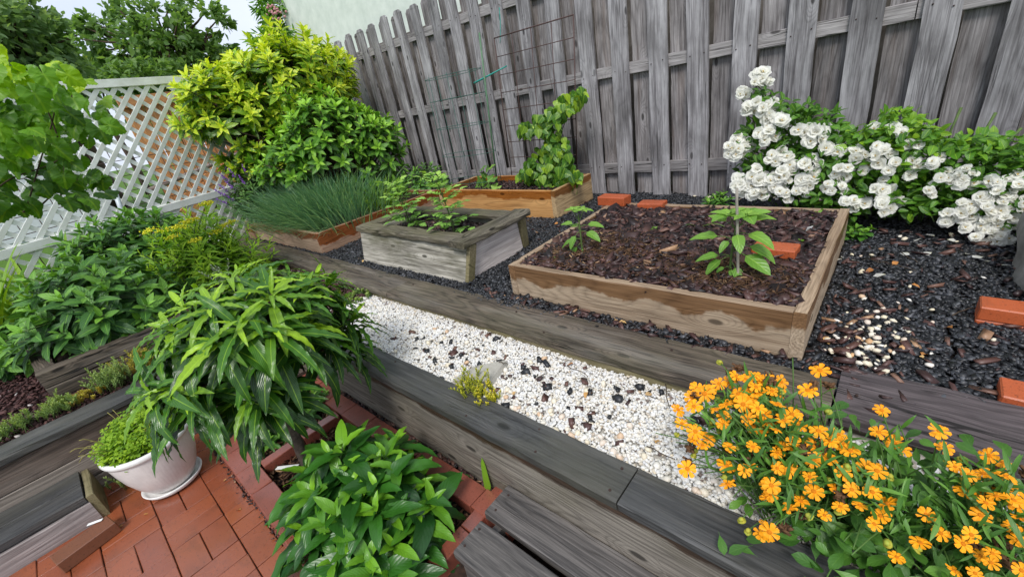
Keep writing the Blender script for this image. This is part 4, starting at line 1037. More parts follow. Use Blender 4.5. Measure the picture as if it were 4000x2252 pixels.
# shoots surveyed from the photograph; last number is how far each stands out towards the viewer
tips, dirs = [], []
_tv = np.array([TB[0], TB[1], 0]); _tv = _tv / np.linalg.norm(_tv)
for (x, y, o) in ((1010, 1110, .05), (1060, 1150, .2), (900, 1085, 0), (930, 1070, -.12), (1130, 1085, 0), (1230, 1080, -.05), (1290, 1100, -.1), (1180, 1160, .15), (1330, 1180, 0), (1380, 1240, .05), (720, 1200, 0), (660, 1270, 0), (780, 1140, -.1),
                  (830, 1200, .15), (720, 1300, .1), (840, 1330, .25), (930, 1270, .25), (1060, 1280, .27), (1190, 1280, .2), (1290, 1320, .1), (650, 1370, 0), (1380, 1330, -.05), (960, 1170, .16), (1050, 1080, -.2), (880, 1150, -.2), (1200, 1200, -.2), (1050, 1250, -.25),
                  (680, 1510, .15), (750, 1530, .2), (1000, 1500, .25), (960, 1550, .2), (870, 1500, .08), (640, 1540, .05), (1000, 1530, .14), (590, 1530, .12)):
    p_ = onpl(x, y, TB - _tv * o, _tv); tips.append(p_)
    d_ = p_ - TC; d_[2] = 0; r_ = np.linalg.norm(d_) + 1e-6
    u_ = min(1.0, r_ / .4); dirs.append(np.array([d_[0] / r_ * u_ * .8, d_[1] / r_ * u_ * .8, 1.15 - .75 * u_]))
tips, dirs = np.array(tips), np.array(dirs)
lines = [bez(trunk[3] + rng.normal(0, .008, 3), (trunk[4] * .5 + t * .5) + (0, 0, .06), t, 7) for t in tips]
put('branches', tubes(lines, M_twig, [(.009, .0035)] * len(lines), 5), tree)
P, D, N, S, A = shoot_leaves(tips, dirs, .10, 21, .09, .255, (.35, 1.5), whorl=2.4)
D[:, 2] = D[:, 2] * .65 - .02
wil = [leaf_proto('lance', w, b, .30, wv, 16, wf, tw, .04, 1, sd) for (w, b, wv, wf, tw, sd) in
       ((.16, 1.0, .26, 6, .1, 1), (.17, 1.3, .24, 5.5, -.1, 2), (.15, .8, .28, 6.5, .05, 3), (.165, 1.5, .24, 5, .12, 4), (.165, .7, .26, 6, -.08, 5))]
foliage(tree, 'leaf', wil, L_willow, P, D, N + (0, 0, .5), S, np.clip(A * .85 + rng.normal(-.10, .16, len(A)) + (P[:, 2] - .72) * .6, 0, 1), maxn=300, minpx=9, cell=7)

# --- glossy leaved perennial in the middle foreground
pr = thing('glossy_perennial', 'leafy perennial with large glossy quilted leaves in the brick bordered pocket', 'plant', (-1.40, .35, 0))
tips, dirs = [], []
for i in range(52):
    a = i * 2.39996; rr = math.sqrt((i + .5) / 52)
    x, y = -1.32 + .335 * rr * math.cos(a), .31 + .25 * rr * math.sin(a)
    h = .32 * (1 - .62 * rr ** 2) + rng.normal(0, .035)
    tips.append((x + rng.normal(0, .02), y + rng.normal(0, .02), max(.06, h))); dirs.append((.55 * rr * math.cos(a), .55 * rr * math.sin(a), 1.0))
tips, dirs = np.array(tips), np.array(dirs)
stems_of(pr, (-1.42, .33, .0), tips, M_stem, .005, .003, 'stem', .06)
P, D, N, S, A = shoot_leaves(tips, dirs, .11, 11, .075, .20, (.3, 1.45), whorl=PI / 2 + .12)
per = [leaf_proto('lance', w, b, .30, wv, 10, 3.5, tw, .03, 2, sd) for (w, b, wv, tw, sd) in ((.32, .75, .12, 0, 1), (.29, 1.05, .14, .15, 2), (.34, .5, .1, -.1, 3), (.31, 1.3, .12, .1, 4))]
foliage(pr, 'leaf', per, L_peren, P, D, N, S, np.clip(A * 1.0 + rng.normal(-.14, .13, len(A)), 0, 1), maxn=300, minpx=8, cell=8)

# --- low plants behind the cross row of bricks
def low_plant(loc, n, rad, h, label, l0=.04, l1=.075, name='low_perennial', w=.34):
    t = thing(name, label, 'plant', loc); tp_, dr = [], []
    for i in range(n):
        a = i * 2.4; rr = math.sqrt((i + .5) / n) * rad
        tp_.append((loc[0] + rr * math.cos(a), loc[1] + rr * math.sin(a), loc[2] + h * (1 - .4 * (rr / rad) ** 2) + rng.normal(0, .008))); dr.append((.4 * math.cos(a), .4 * math.sin(a), 1))
    tp_, dr = np.array(tp_), np.array(dr)
    stems_of(t, loc, tp_, M_stem, .003, .002, 'stem', .02)
    P, D, N, S, A = shoot_leaves(tp_, dr, .06, 11, l0, l1, (.3, 1.4), whorl=1.7)
    foliage(t, 'leaf', [leaf_proto('lance', w, .6, .3, .05, 6, seed=3), leaf_proto('lance', w * .9, .9, .3, .05, 6, seed=4)], L_small, P, D, N, S, np.clip(A + rng.normal(-.05, .12, len(A)), 0, 1), maxn=80, minpx=9, cell=8)
low_plant((-2.30, .50, 0), 16, .13, .12, 'low leafy plant against the wall behind the brick cross row')
low_plant((-2.28, .28, 0), 14, .10, .10, 'low leafy plant under the weeping tree beside the orange bricks')
gl = thing('wild_plant', 'single upright green leaf against the retaining wall beside the step', 'plant', (-1.01, .67, .02))
put('leaf', meshdata('leaf', *(lambda V, F, U: (V * .17, F, L_lily, True, U))(*leaf_proto('strap', .17, .15, .3, .05, 8))), gl, mat4=Matrix(frames([(-1.01, .668, .03)], [(-.10, .10, 1)], [(.6, -.8, 0)], 1.0)[0].tolist()), col=.45)

# --- oxalis in the pot
ox = thing('clover_plant', 'bright yellow green clover plant filling the white ceramic pot', 'plant', (PC.x, PC.y, .19))
hp = []
for k in range(3):
    for ang in (0,):
        pts = [(0, .0), (-.16, .22), (-.42, .62), (-.34, .92), (-.12, .98), (0, .84), (.12, .98), (.34, .92), (.42, .62), (.16, .22)]
        V, F, U = outline_proto(pts, .25, .25, 1, (0, .3), .02, k); hp.append((V, F, U))
def tri_leaf(V, F, U):
    VV, FF, UU = [], [], []
    for i in range(3):
        c, s = math.cos(i * 2.0944), math.sin(i * 2.0944); R = np.array([(c, -s, 0), (s, c, 0), (0, 0, 1)])
        VV.append(V @ R.T * .55); FF.append(F + i * len(V)); UU.append(U)
    return np.concatenate(VV), np.concatenate(FF), np.concatenate(UU)
oxp = [tri_leaf(*p) for p in hp]
n = 1150; a = rng.uniform(0, 6.28, n); rr = np.sqrt(rng.random(n)) * .170
hh = .300 + .105 * (1 - (rr / .2) ** 2) + rng.normal(0, .016, n) - .05 * rng.random(n)
P = np.stack([PC.x + rr * np.cos(a) - .015, PC.y + rr * np.sin(a), hh], 1)
N = np.stack([np.cos(a) * rr * 3 + rng.normal(0, .3, n), np.sin(a) * rr * 3 + rng.normal(0, .3, n), np.ones(n)], 1)
D = np.stack([rng.normal(0, 1, n), rng.normal(0, 1, n), rng.normal(0, .2, n)], 1)
foliage(ox, 'leaf', oxp, L_oxalis, P, D, N, rng.uniform(.022, .036, n), rng.random(n), maxn=0)
k = rng.choice(n, 300, False)
put('stem', tubes([bez((PC.x + .5 * (p[0] - PC.x), PC.y + .5 * (p[1] - PC.y), .23), (p[0], p[1], .28), p, 5) for p in P[k]], M_stem, [(.0011, .0009)] * 300, 4), ox, kind='stuff')
fl = []
for i in range(26):
    a_ = rng.uniform(2.2, 5.2) if i % 3 else rng.uniform(0, 6.28); b = PC.copy(); r_ = rng.uniform(.15, .23)
    fl.append(bez((PC.x + .1 * math.cos(a_), PC.y + .1 * math.sin(a_), .25), (PC.x + r_ * .8 * math.cos(a_), PC.y + r_ * .8 * math.sin(a_), .37 + rng.uniform(0, .06)), (PC.x + r_ * math.cos(a_), PC.y + r_ * math.sin(a_), .34 + rng.uniform(-.03, .1)), 6))
put('seed_stalk', tubes(fl, mat_plain('seed_stalk', (.30, .27, .08), .7, .2), [(.0011, .0016)] * len(fl), 4), ox)
# base weeds by the step
def sprigs(name, loc, n, rad, h, mat, label, cat='plant', leaf=.016, per=26, w=.5, lean=.25, elong=1.0, ang=0.0, tipb=.6, maxn=0):
    t = thing(name, label, cat, tuple(loc)); PP, DD, NN, SS, AA, ln = [], [], [], [], [], []
    for i in range(n):
        a = rng.uniform(0, 6.28); q = math.sqrt(rng.random()) * rad
        ox_, oy_ = q * math.cos(a) * elong, q * math.sin(a)
        b = np.array([loc[0] + ox_ * math.cos(ang) - oy_ * math.sin(ang), loc[1] + ox_ * math.sin(ang) + oy_ * math.cos(ang), loc[2]])
        hh = h * rng.uniform(.6, 1.15); tp_ = b + np.array([rng.normal(0, lean) * hh, rng.normal(0, lean) * hh, hh]); mid = (b + tp_) / 2 + np.array([rng.normal(0, .1) * hh, rng.normal(0, .1) * hh, .1 * hh])
        l = bez(b, mid, tp_, 6); ln.append(l)
        for j in range(per):
            f = .25 + .75 * j / per; p = b * (1 - f) ** 2 + 2 * f * (1 - f) * mid + f * f * tp_
            an = j * 2.4; op = 1.2 - .5 * f
            dd = np.array([math.sin(op) * math.cos(an), math.sin(op) * math.sin(an), math.cos(op)]) + (tp_ - b) / hh * .3
            PP.append(p); DD.append(dd); NN.append(np.array([-math.cos(an), -math.sin(an), .8])); SS.append(leaf * rng.uniform(.7, 1.2) * (1 - .35 * f)); AA.append(tipb * f + rng.uniform(0, .35))
    put('stem', tubes(ln, M_stem, [(.0016, .001)] * len(ln), 4), t, kind='stuff')
    foliage(t, 'leaf', [leaf_proto('lance', w, .2, .2, 0, 3, petiole=.0)], mat, np.array(PP), np.array(DD), np.array(NN), np.array(SS), np.clip(np.array(AA), 0, 1), maxn=maxn)
    return t
sprigs('sedum', (-2.70, -.30, 0), 16, .06, .10, L_sedum, 'small blue green sedum growing between the step and the pot', 'sedum', .018)
# --- sedum strip on the left wall
for (y, m, n, h, nm) in ((-.52, L_sedum, 34, .075, 'feathery green sedum nearest the left edge on top of the left wall'), (-.36, L_sedum, 40, .075, 'pale green sedum clump on the left wall beside a reddish patch'),
                         (-.24, L_sedum_o, 26, .045, 'orange tinged low sedum patch spilling over the left wall'), (-.13, L_sedum, 60, .12, 'tall blue green sedum clump in the middle of the left wall'),
                         (.02, L_sedum_o, 70, .13, 'golden orange sedum clump behind the left wall below the weeping tree'), (.17, L_sedum, 60, .11, 'yellow green sedum clump nearest the weeping tree')):
    sprigs('sedum', (-3.03, y, .375), n, .075, h, m, nm, 'sedum', .022, 22, .45, .3)
sprigs('sedum', (-2.96, -.66, .375), 20, .06, .06, L_sedum, 'tiny sedum tuft at the very left edge of the photo', 'sedum', .02)
sprigs('sedum', onz(1850, 1528, WZ), 40, .055, .085, L_sedum_y, 'yellow flowering sedum tuft by the stone slab on the white gravel', 'sedum', .016, 22, .5, .3, 1.5, -.5)
sprigs('sedum', onz(1905, 1555, WZ), 34, .05, .05, L_sedum_y, 'low yellow sedum beside the taller tuft at the wall edge', 'sedum', .016, 18, .5, .3, 1.4, -.5, 1.0)
sprigs('sedum', (-2.62, 1.18, WZ), 30, .10, .05, L_sedum, 'small green sedum at the left end of the white gravel', 'sedum', .02)

# --- left shrubs
def bush(name, label, cat, base, c, rad, nsh, per, l0, l1, protos, mat, slen, spread, maxn, minpx=8, cell=8, zmin=-.35, stem=M_stem, lump=.10, inner=.3, adj=0.0, sr=(.006, .003), up=.35, whorl=2.4, vgrad=0.0):
    t = thing(name, label, cat, tuple(base)); tips, dirs = dome_tips(c, rad, nsh, zmin=zmin, lump=lump, inner=inner)
    dirs = nrm(dirs * (1 - up) + np.array([0, 0, up]))
    stems_of(t, base, tips, stem, sr[0], sr[1], 'stem', min(rad[0], rad[1]) * .25)
    P, D, N, S, A = shoot_leaves(tips, dirs, slen, per, l0, l1, spread, whorl=whorl)
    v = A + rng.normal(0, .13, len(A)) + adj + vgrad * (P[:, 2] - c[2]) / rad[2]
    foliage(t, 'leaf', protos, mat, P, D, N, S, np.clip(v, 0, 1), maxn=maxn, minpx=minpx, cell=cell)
    return t, tips, dirs
sh_p = [leaf_proto('lance', w, b, .25, .08, 7, 3, tw, .06, 1, sd) for (w, b, tw, sd) in ((.36, .5, 0, 1), (.33, .8, .2, 2), (.38, .3, -.2, 3))]
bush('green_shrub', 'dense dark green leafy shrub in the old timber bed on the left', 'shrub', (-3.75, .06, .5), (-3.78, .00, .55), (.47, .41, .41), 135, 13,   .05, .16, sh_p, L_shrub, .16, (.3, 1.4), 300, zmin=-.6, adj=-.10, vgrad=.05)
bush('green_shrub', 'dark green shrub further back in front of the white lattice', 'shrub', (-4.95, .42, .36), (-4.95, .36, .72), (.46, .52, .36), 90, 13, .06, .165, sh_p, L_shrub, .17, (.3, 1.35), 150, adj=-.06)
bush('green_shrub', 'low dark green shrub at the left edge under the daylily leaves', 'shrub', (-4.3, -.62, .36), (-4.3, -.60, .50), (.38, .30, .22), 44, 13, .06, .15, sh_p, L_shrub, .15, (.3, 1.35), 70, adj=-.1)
# butterfly weed
nb = [leaf_proto('lance', w, b, .2, .05, 6, 3, 0, .02, 1, sd) for (w, b, sd) in ((.17, .5, 1), (.15, .9, 2), (.19, .3, 3))]
bw, tips, dirs = bush('milkweed', 'yellow green narrow leaved plant with small yellow flower clusters', 'plant', (-4.15, .74, .36), (-4.15, .72, .56), (.36, .43, .46), 105, 26, .05, .15, nb, L_butter, .34, (.35, 1.35), 220, zmin=-.25, adj=.16, up=.55)
M_yel = mat_plain('yellow_bud', (.72, .62, .015), .5, .3, (.60, .62, .03), 60)
ico = PEBS[0]
order = np.argsort(-tips[:, 2])[:30]
for q in order[::2]:
    n = 34; Pp = tips[q] + np.stack([rng.normal(0, .026, n), rng.normal(0, .026, n), .022 + rng.normal(0, .008, n)], 1)
    M = rand_frames(Pp, np.full((n, 3), .013) * rng.uniform(.7, 1.2, (n, 1)), .5)
    put('flower_cluster', inst('flower_cluster', PEBS, rng.integers(0, 6, n), M, M_yel, rng.random(n), True), bw)
sprigs('grey_herb', (-3.55, .62, .5), 7, .05, .20, L_grey, 'pale silvery herb sprigs beside the weeping tree leaves', 'plant', .03, 26, .35)

# --- daylily leaves at the left edge
dl = thing('daylily', 'arching strap leaves of a daylily at the left edge by the lattice', 'plant', (-4.95, -.42, .36))
n = 85; a = rng.uniform(0, 6.28, n)
foliage(dl, 'leaf', [leaf_proto('strap', .06, b, .35, 0, 12, petiole=0, seed=i) for i, b in enumerate((.9, 1.6, .5))], L_lily,
        np.stack([-4.95 + rng.normal(0, .08, n), -.42 + rng.normal(0, .13, n), np.full(n, .38)], 1), np.stack([np.cos(a) * .38, np.sin(a) * .38, np.ones(n)], 1),
        np.stack([np.cos(a) * -1, np.sin(a) * -1, np.full(n, .5)], 1), rng.uniform(.5, .85, n), rng.random(n), maxn=40)

# --- gold variegated bush and the green bush in front
au = [leaf_proto('lance', w, b, .28, .06, 6, 3, tw, .08, 1, sd) for (w, b, tw, sd) in ((.33, .55, 0, 1), (.30, .9, .2, 2), (.36, .3, -.15, 3))]
def multi_bush(name, label, cat, base, blobs, per, l0, l1, protos, mat, slen, spread, maxn, **kw):
    t = thing(name, label, cat, tuple(base)); AT, AD = [], []
    for (c, rad, nsh) in blobs:
        tp_, dr = dome_tips(c, rad, nsh, zmin=kw.get('zmin', -.3), lump=kw.get('lump', .12), inner=.25); AT.append(tp_); AD.append(dr)
    tips, dirs = np.concatenate(AT), np.concatenate(AD); up = kw.get('up', .3)
    ins = np.zeros(len(tips), bool)
    for (c, rad, nsh) in blobs: ins |= (((tips - np.array(c)) / np.array(rad)) ** 2).sum(1) < .5
    tips, dirs = tips[~ins], nrm(dirs[~ins] * (1 - up) + np.array([0, 0, up]))
    stems_of(t, base, tips, M_twig, .010, .004, 'branches', .12)
    P, D, N, S, A = shoot_leaves(tips, dirs, slen, per, l0, l1, spread)
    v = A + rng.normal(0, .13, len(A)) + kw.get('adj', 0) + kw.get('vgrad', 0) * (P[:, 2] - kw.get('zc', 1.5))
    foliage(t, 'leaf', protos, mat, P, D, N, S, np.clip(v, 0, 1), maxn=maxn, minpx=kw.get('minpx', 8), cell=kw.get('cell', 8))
    return t
multi_bush('gold_bush', 'large golden yellow variegated bush in the corner of the fence', 'bush', (-5.9, 2.7, .42),
           [((-5.62, 2.55, 1.93), (.52, .64, .54), 160), ((-5.75, 3.0, 1.88), (.44, .50, .60), 95), ((-5.75, 1.98, 1.72), (.44, .62, .52), 130), ((-5.68, 2.20, 1.25), (.40, .60, .46), 105), ((-5.7, 3.1, 1.35), (.40, .40, .5), 40)],
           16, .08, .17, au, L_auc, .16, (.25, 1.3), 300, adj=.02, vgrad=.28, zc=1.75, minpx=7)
bs = [leaf_proto('lance', w, b, .28, .06, 6, 3, tw, .08, 1, sd) for (w, b, tw, sd) in ((.38, .5, 0, 1), (.36, .8, .2, 2), (.42, .3, -.2, 3))]
multi_bush('green_bush', 'rounded bright green leafy bush in front of the golden bush', 'bush', (-4.85, 2.62, .5),
           [((-4.85, 2.45, 1.24), (.42, .56, .54), 105), ((-4.75, 2.9, 1.10), (.38, .40, .46), 56), ((-5.0, 2.05, 1.10), (.32, .40, .36), 44), ((-4.75, 2.7, .72), (.36, .5, .3), 40)],
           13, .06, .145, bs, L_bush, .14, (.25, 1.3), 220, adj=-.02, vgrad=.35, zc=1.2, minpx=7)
bush('low_bush', 'low dark green bush at the fence foot right of the green bush', 'shrub', (-4.3, 3.15, .42), (-4.3, 3.15, .62), (.32, .28, .22), 40, 10, .04, .09, bs, L_shrub, .08, (.3, 1.3), 60, minpx=8)
# chives
cv = thing('chive_clump', 'thick grassy clump of blue green chives in the brown wooden bed', 'chives', (-4.9, 1.9, .56))
def blades(root, n, cx, cy, sx_, sy_, z, L0, L1, mat, leanx, leany, wd, name='blade', curve=(.5, 1.1)):
    P = np.stack([rng.normal(cx, sx_, n), rng.normal(cy, sy_, n), np.full(n, z)], 1)
    ax = (P[:, 0] - cx) / max(sx_, .01); ay = (P[:, 1] - cy) / max(sy_, .01)
    D = np.stack([ax * .22 + leanx + rng.normal(0, .18, n), ay * .22 + leany + rng.normal(0, .18, n), np.ones(n)], 1)
    N = np.stack([-D[:, 0], -D[:, 1], np.full(n, .45)], 1) + rng.normal(0, .15, (n, 3))
    foliage(root, 'blade', [leaf_proto('strap', wd, b, .6, 0, 7, petiole=0, seed=i) for i, b in enumerate((curve[0], (curve[0] + curve[1]) / 2, curve[1]))], mat, P, D, N, rng.uniform(L0, L1, n), rng.random(n) ** 1.4, maxn=0, rest='blades')
blades(cv, 3000, -4.75, 1.98, .40, .20, .55, .34, .54, L_chive, -.02, -.16, .019, curve=(.25, .75))
blades(cv, 420, -4.45, 1.70, .26, .06, .56, .2, .34, L_chive, .1, -.7, .022)
# purple spikes
vr, tips, dirs = bush('speedwell', 'dark leaved plant with purple flower spikes in front of the lattice', 'plant', (-5.62, 1.74, .5), (-5.62, 1.76, .84), (.27, .34, .32), 70, 16, .05, .12, [leaf_proto('lance', .26, .7, .2, .05, 6, seed=1)], L_vero, .2, (.3, 1.3), 80, up=.5)
M_pur = mat_plain('purple_flower', (.20, .06, .40), .6, .2, (.32, .14, .55), 80)
for q in np.argsort(tips[:, 1] - tips[:, 2])[:11]:
    n = 46; f = rng.random(n); d = dirs[q]; Pp = tips[q] + d * (f * .12)[:, None] + rng.normal(0, 1, (n, 3)) * (.010 * (1.1 - f))[:, None]
    put('flower_spike', inst('flower_spike', PEBS, rng.integers(0, 6, n), rand_frames(Pp, np.full((n, 3), .011), .6), M_pur, rng.random(n), True), vr)
blades(thing('grass_tuft', 'tuft of green grass beside the chives at the bed edge', 'grass tuft', (-4.1, 2.3, .56)), 90, -4.05, 2.35, .05, .1, .56, .2, .42, L_lily, .1, 0, .035)

# --- grape vine on the left
gv_ = thing('grape_vine', 'grape vine with big lobed leaves climbing over the lattice at the left', 'vine', (-3.9, -.6, .4))
def grape_outline(seed):
    r = np.random.default_rng(seed); pts = []
    lobes = [(-150, .42), (-118, .60), (-62, .78), (0, 1.0), (62, .78), (118, .60), (150, .42)]
    m = 44
    for i in range(m):
        t = -165 + 330 * i / (m - 1); rad = 0
        for (la, lr) in lobes:
            dlt = abs(t - la); rad = max(rad, lr * (1 - .28 * min(1, dlt / 34) ** 1.3))
        rad *= .5 * (1 + (.05 if i % 2 else -.03) + r.normal(0, .012)); th = math.radians(90 - t)
        pts.append((rad * math.cos(th), .12 + rad * math.sin(th) + .06))
    pts.append((0, .13)); return pts
gp = [outline_proto(grape_outline(i), .35 + .2 * i, .12 + .05 * i, 3, (0, .17), .035, i) for i in range(4)]
spots = []
def in_poly(x, y, poly):
    c = False; j = len(poly) - 1
    for i in range(len(poly)):
        if (poly[i][1] > y) != (poly[j][1] > y) and x < (poly[j][0] - poly[i][0]) * (y - poly[i][1]) / (poly[j][1] - poly[i][1]) + poly[i][0]: c = not c
        j = i
    return c
gpoly = [(-120, 180), (30, 170), (110, 260), (190, 240), (290, 225), (300, 300), (340, 330), (440, 430), (410, 520), (320, 590), (390, 640), (440, 700), (380, 800), (250, 780), (160, 760), (80, 830), (-120, 850)]
while len(spots) < 185:
    x, y = rng.uniform(-110, 450), rng.uniform(170, 850)
    if in_poly(x, y, gpoly): spots.append((x, y))
P = np.array([atd(x, y, 3.5 + rng.uniform(-.25, .35)) for x, y in spots])
n = len(P); toc = nrm(CAM_O - P)
N = nrm(toc * .55 + np.array([0, 0, .75]) + rng.normal(0, .35, (n, 3)))
D = np.stack([rng.normal(.1, .5, n), rng.normal(0, .5, n), -.75 + rng.normal(0, .3, n)], 1)
yy = np.array([s[1] for s in spots]); va = np.clip(.78 - (yy - 200) / 620 + rng.normal(0, .2, n), 0, 1)
sz = rng.uniform(.095, .165, n) * np.where(va > .75, .7, 1)
foliage(gv_, 'leaf', gp, L_grape, P, D, N, sz, va, maxn=150, minpx=9, cell=9)
vl = []
for pts in ([(90, 830), (110, 790), (160, 620), (210, 450), (230, 260)], [(-60, 780), (40, 700), (200, 640), (330, 560)], [(230, 800), (250, 640), (180, 420), (60, 260)], [(250, 420), (300, 330), (230, 250)], [(120, 840), (260, 720), (400, 680)]):
    vl.append(np.array([atd(x, y, 3.62) for x, y in pts]))
def smooth_line(p, n=24):
    p = np.asarray(p); t = np.linspace(0, len(p) - 1, n); out = []
    for q in t:
        i = min(int(q), len(p) - 2); f = q - i
        p0, p1, p2, p3 = p[max(0, i - 1)], p[i], p[i + 1], p[min(len(p) - 1, i + 2)]
        out.append(.5 * ((2 * p1) + (-p0 + p2) * f + (2 * p0 - 5 * p1 + 4 * p2 - p3) * f * f + (-p0 + 3 * p1 - 3 * p2 + p3) * f ** 3))
    return np.array(out)
put('stem', tubes([smooth_line(l) for l in vl], M_twig, [(.005, .003)] * len(vl), 6), gv_)

# --- vine on the trellis
hv = [outline_proto([(0, .0), (-.20, -.06), (-.40, .06), (-.46, .30), (-.34, .58), (-.16, .82), (0, 1.0), (.16, .82), (.34, .58), (.46, .30), (.40, .06), (.20, -.06)], .25, .28, 2, (0, .1), .02, i) for i in range(3)]
tv = thing('climbing_vine', 'climbing vine with heart shaped leaves on the wire trellis', 'vine', (-2.42, 3.2, .58))
pth = [((2160, 705), 135, 60), ((2155, 640), 120, 55), ((2170, 570), 78, 45), ((2140, 500), 62, 40), ((2165, 450), 65, 36), ((2215, 400), 60, 26), ((2265, 365), 45, 16), ((2060, 500), 45, 22), ((2110, 470), 45, 20), ((2190, 620), 60, 24), ((2085, 640), 40, 16), ((2060, 680), 50, 20), ((2230, 690), 50, 22)]
P = []
for (x, y), rx, n in pth:
    for i in range(int(n * 1.6)):
        a = rng.uniform(0, 6.28); q = math.sqrt(rng.random()); low_ = y > 660
        P.append(onpl(x + rx * .72 * q * math.cos(a), y + rx * .55 * q * math.sin(a), (-2.5, rng.uniform(3.10, 3.34) - (.18 * rng.random() if low_ else 0), .6), pl_n))
P = np.array(P); n = len(P); toc = nrm(CAM_O - P)
foliage(tv, 'leaf', hv, L_vine, P, np.stack([rng.normal(0, .5, n), rng.normal(-.2, .3, n), -.8 + rng.normal(0, .3, n)], 1), toc * .8 + np.array([0, 0, .5]) + rng.normal(0, .35, (n, 3)),
        rng.uniform(.055, .088, n), np.clip(rng.normal(.40, .2, n) + (rng.random(n) < .12) * .45, 0, 1), maxn=260, minpx=5, cell=6)
put('stem', tubes([smooth_line([onpl(*q, (-2.5, 3.33, .6), pl_n) for q in l]) for l in ([(2150, 735), (2165, 640), (2160, 540), (2190, 440), (2285, 355)], [(2150, 735), (2150, 560), (2110, 480), (2035, 510)], [(2170, 730), (2180, 560), (2250, 380)])], M_twig, [(.005, .003)] * 3, 5), tv)
# cucumber
ck_o = []
for i in range(30):
    t = -160 + 320 * i / 29; rad = .5 * (.72 + .2 * math.cos(math.radians(t) * 5 / 1.0) * .6 + (.03 if i % 2 else -.03)); th = math.radians(90 - t); ck_o.append((rad * math.cos(th), .2 + rad * math.sin(th)))
ck_o.append((0, .15)); ckp = [outline_proto(ck_o, .3, .15, 2, (0, .2), .03, i) for i in range(2)]
cu = thing('cucumber_plant', 'young cucumber plant with pale broad leaves in the cedar bed', 'plant', (-3.25, 3.1, .58))
P = np.array([onpl(x, y, (-3.1, 3.02, .6), pl_n) for x, y in ((1905, 660), (1930, 690), (1880, 695), (1910, 720), (1868, 725), (1945, 725), (1890, 655), (1925, 650), (1850, 740), (1900, 735), (1935, 740), (1885, 675))]); n = len(P); toc = nrm(CAM_O - P)
foliage(cu, 'leaf', ckp, L_cuke, P, np.stack([rng.normal(0, .5, n), rng.normal(-.3, .3, n), -.3 + rng.normal(0, .4, n)], 1), toc * .6 + np.array([0, 0, .8]) + rng.normal(0, .25, (n, 3)), rng.uniform(.10, .15, n), rng.random(n), maxn=12, minpx=3, cell=3)
put('stem', tubes([bez((-3.25, 3.1, .57), (p + (-3.25, 3.1, .57)) / 2 + (0, 0, .06), p, 6) for p in P], M_stem, [(.004, .003)] * n, 5), cu)

# --- tomatoes
def compound(P0, D0, L, n_pairs, leaf, P, D, N, S, lines):
    D0 = D0 / np.linalg.norm(D0); side = np.cross(D0, (0, 0, 1)); side /= np.linalg.norm(side) + 1e-6
    pts = [P0 + D0 * L * t + np.array([0, 0, -.25 * L * t * t]) for t in np.linspace(0, 1, 6)]; lines.append(np.array(pts))
    for j in range(n_pairs):
        t = .35 + .55 * j / n_pairs; p = P0 + D0 * L * t + np.array([0, 0, -.25 * L * t * t])
        for sgn in (-1, 1):
            P.append(p); D.append(side * sgn + D0 * .45 + (0, 0, -.15)); N.append(np.array([0, 0, 1]) + rng.normal(0, .25, 3)); S.append(leaf * rng.uniform(.7, 1.1))
    P.append(pts[-1]); D.append(D0 + (0, 0, -.4)); N.append(np.array([0, 0, 1.]) + rng.normal(0, .2, 3)); S.append(leaf * 1.2)
def tom_outline():
    return [(0, 0), (-.10, .15), (-.26, .22), (-.20, .36), (-.30, .50), (-.18, .60), (-.18, .76), (-.06, .84), (0, 1.0), (.06, .84), (.18, .76), (.18, .60), (.30, .50), (.20, .36), (.26, .22), (.10, .15)]
tmp = [outline_proto(tom_outline(), .35, .2, 2, (0, .3), .03, i) for i in range(3)]
def tomato(base, h, label, lean, n_leaf=13, leaf=.055, L=.19):
    t = thing('tomato_plant', label, 'tomato plant', tuple(base)); P, D, N, S, ln = [], [], [], [], []
    base = np.array(base); top = base + np.array([lean[0], lean[1], h]); sl = bez(base, base + (0, 0, h * .6), top, 10)
    for i in range(n_leaf):
        f = .15 + .85 * i / (n_leaf - 1); p = sl[int(f * 9)]; an = i * 2.4 + rng.normal(0, .2); el = .3 + .7 * f
        compound(p, np.array([math.cos(an), math.sin(an), el]), L * rng.uniform(.8, 1.15) * (1.05 - .45 * f), 3, leaf * (1.1 - .3 * f), P, D, N, S, ln)
    put('stem', tubes([sl] + ln, M_stem, [(.006, .004)] + [(.003, .0015)] * len(ln), 5), t)
    P, D, N, S = map(np.array, (P, D, N, S)); v = np.clip((P[:, 2] - base[2]) / h * .8 + .15 + rng.normal(0, .15, len(P)), 0, 1)
    foliage(t, 'leaflet', tmp, L_tom, P, D, N, S, v, maxn=80, minpx=5, cell=5)
tomato((-2.86, 1.86, .58), .40, 'leafy tomato plant at the left side of the old grey planter', (-.03, -.02), 22, .075, .165)
tomato((-2.28, 1.82, .58), .44, 'taller tomato plant at the right side of the old grey planter', (-.05, -.02), 24, .072, .17)
for (x, y, lab) in ((1500, 870, 'small weed seedling beside the left tomato stem'), (1630, 885, 'small round leaved weed in the middle of the grey planter'), (1745, 895, 'low leafy weed at the foot of the taller tomato')):
    low_plant(tuple(onz(x, y, GZ + .178)), 6, .045, .03, lab, .02, .042, 'weed', .7)

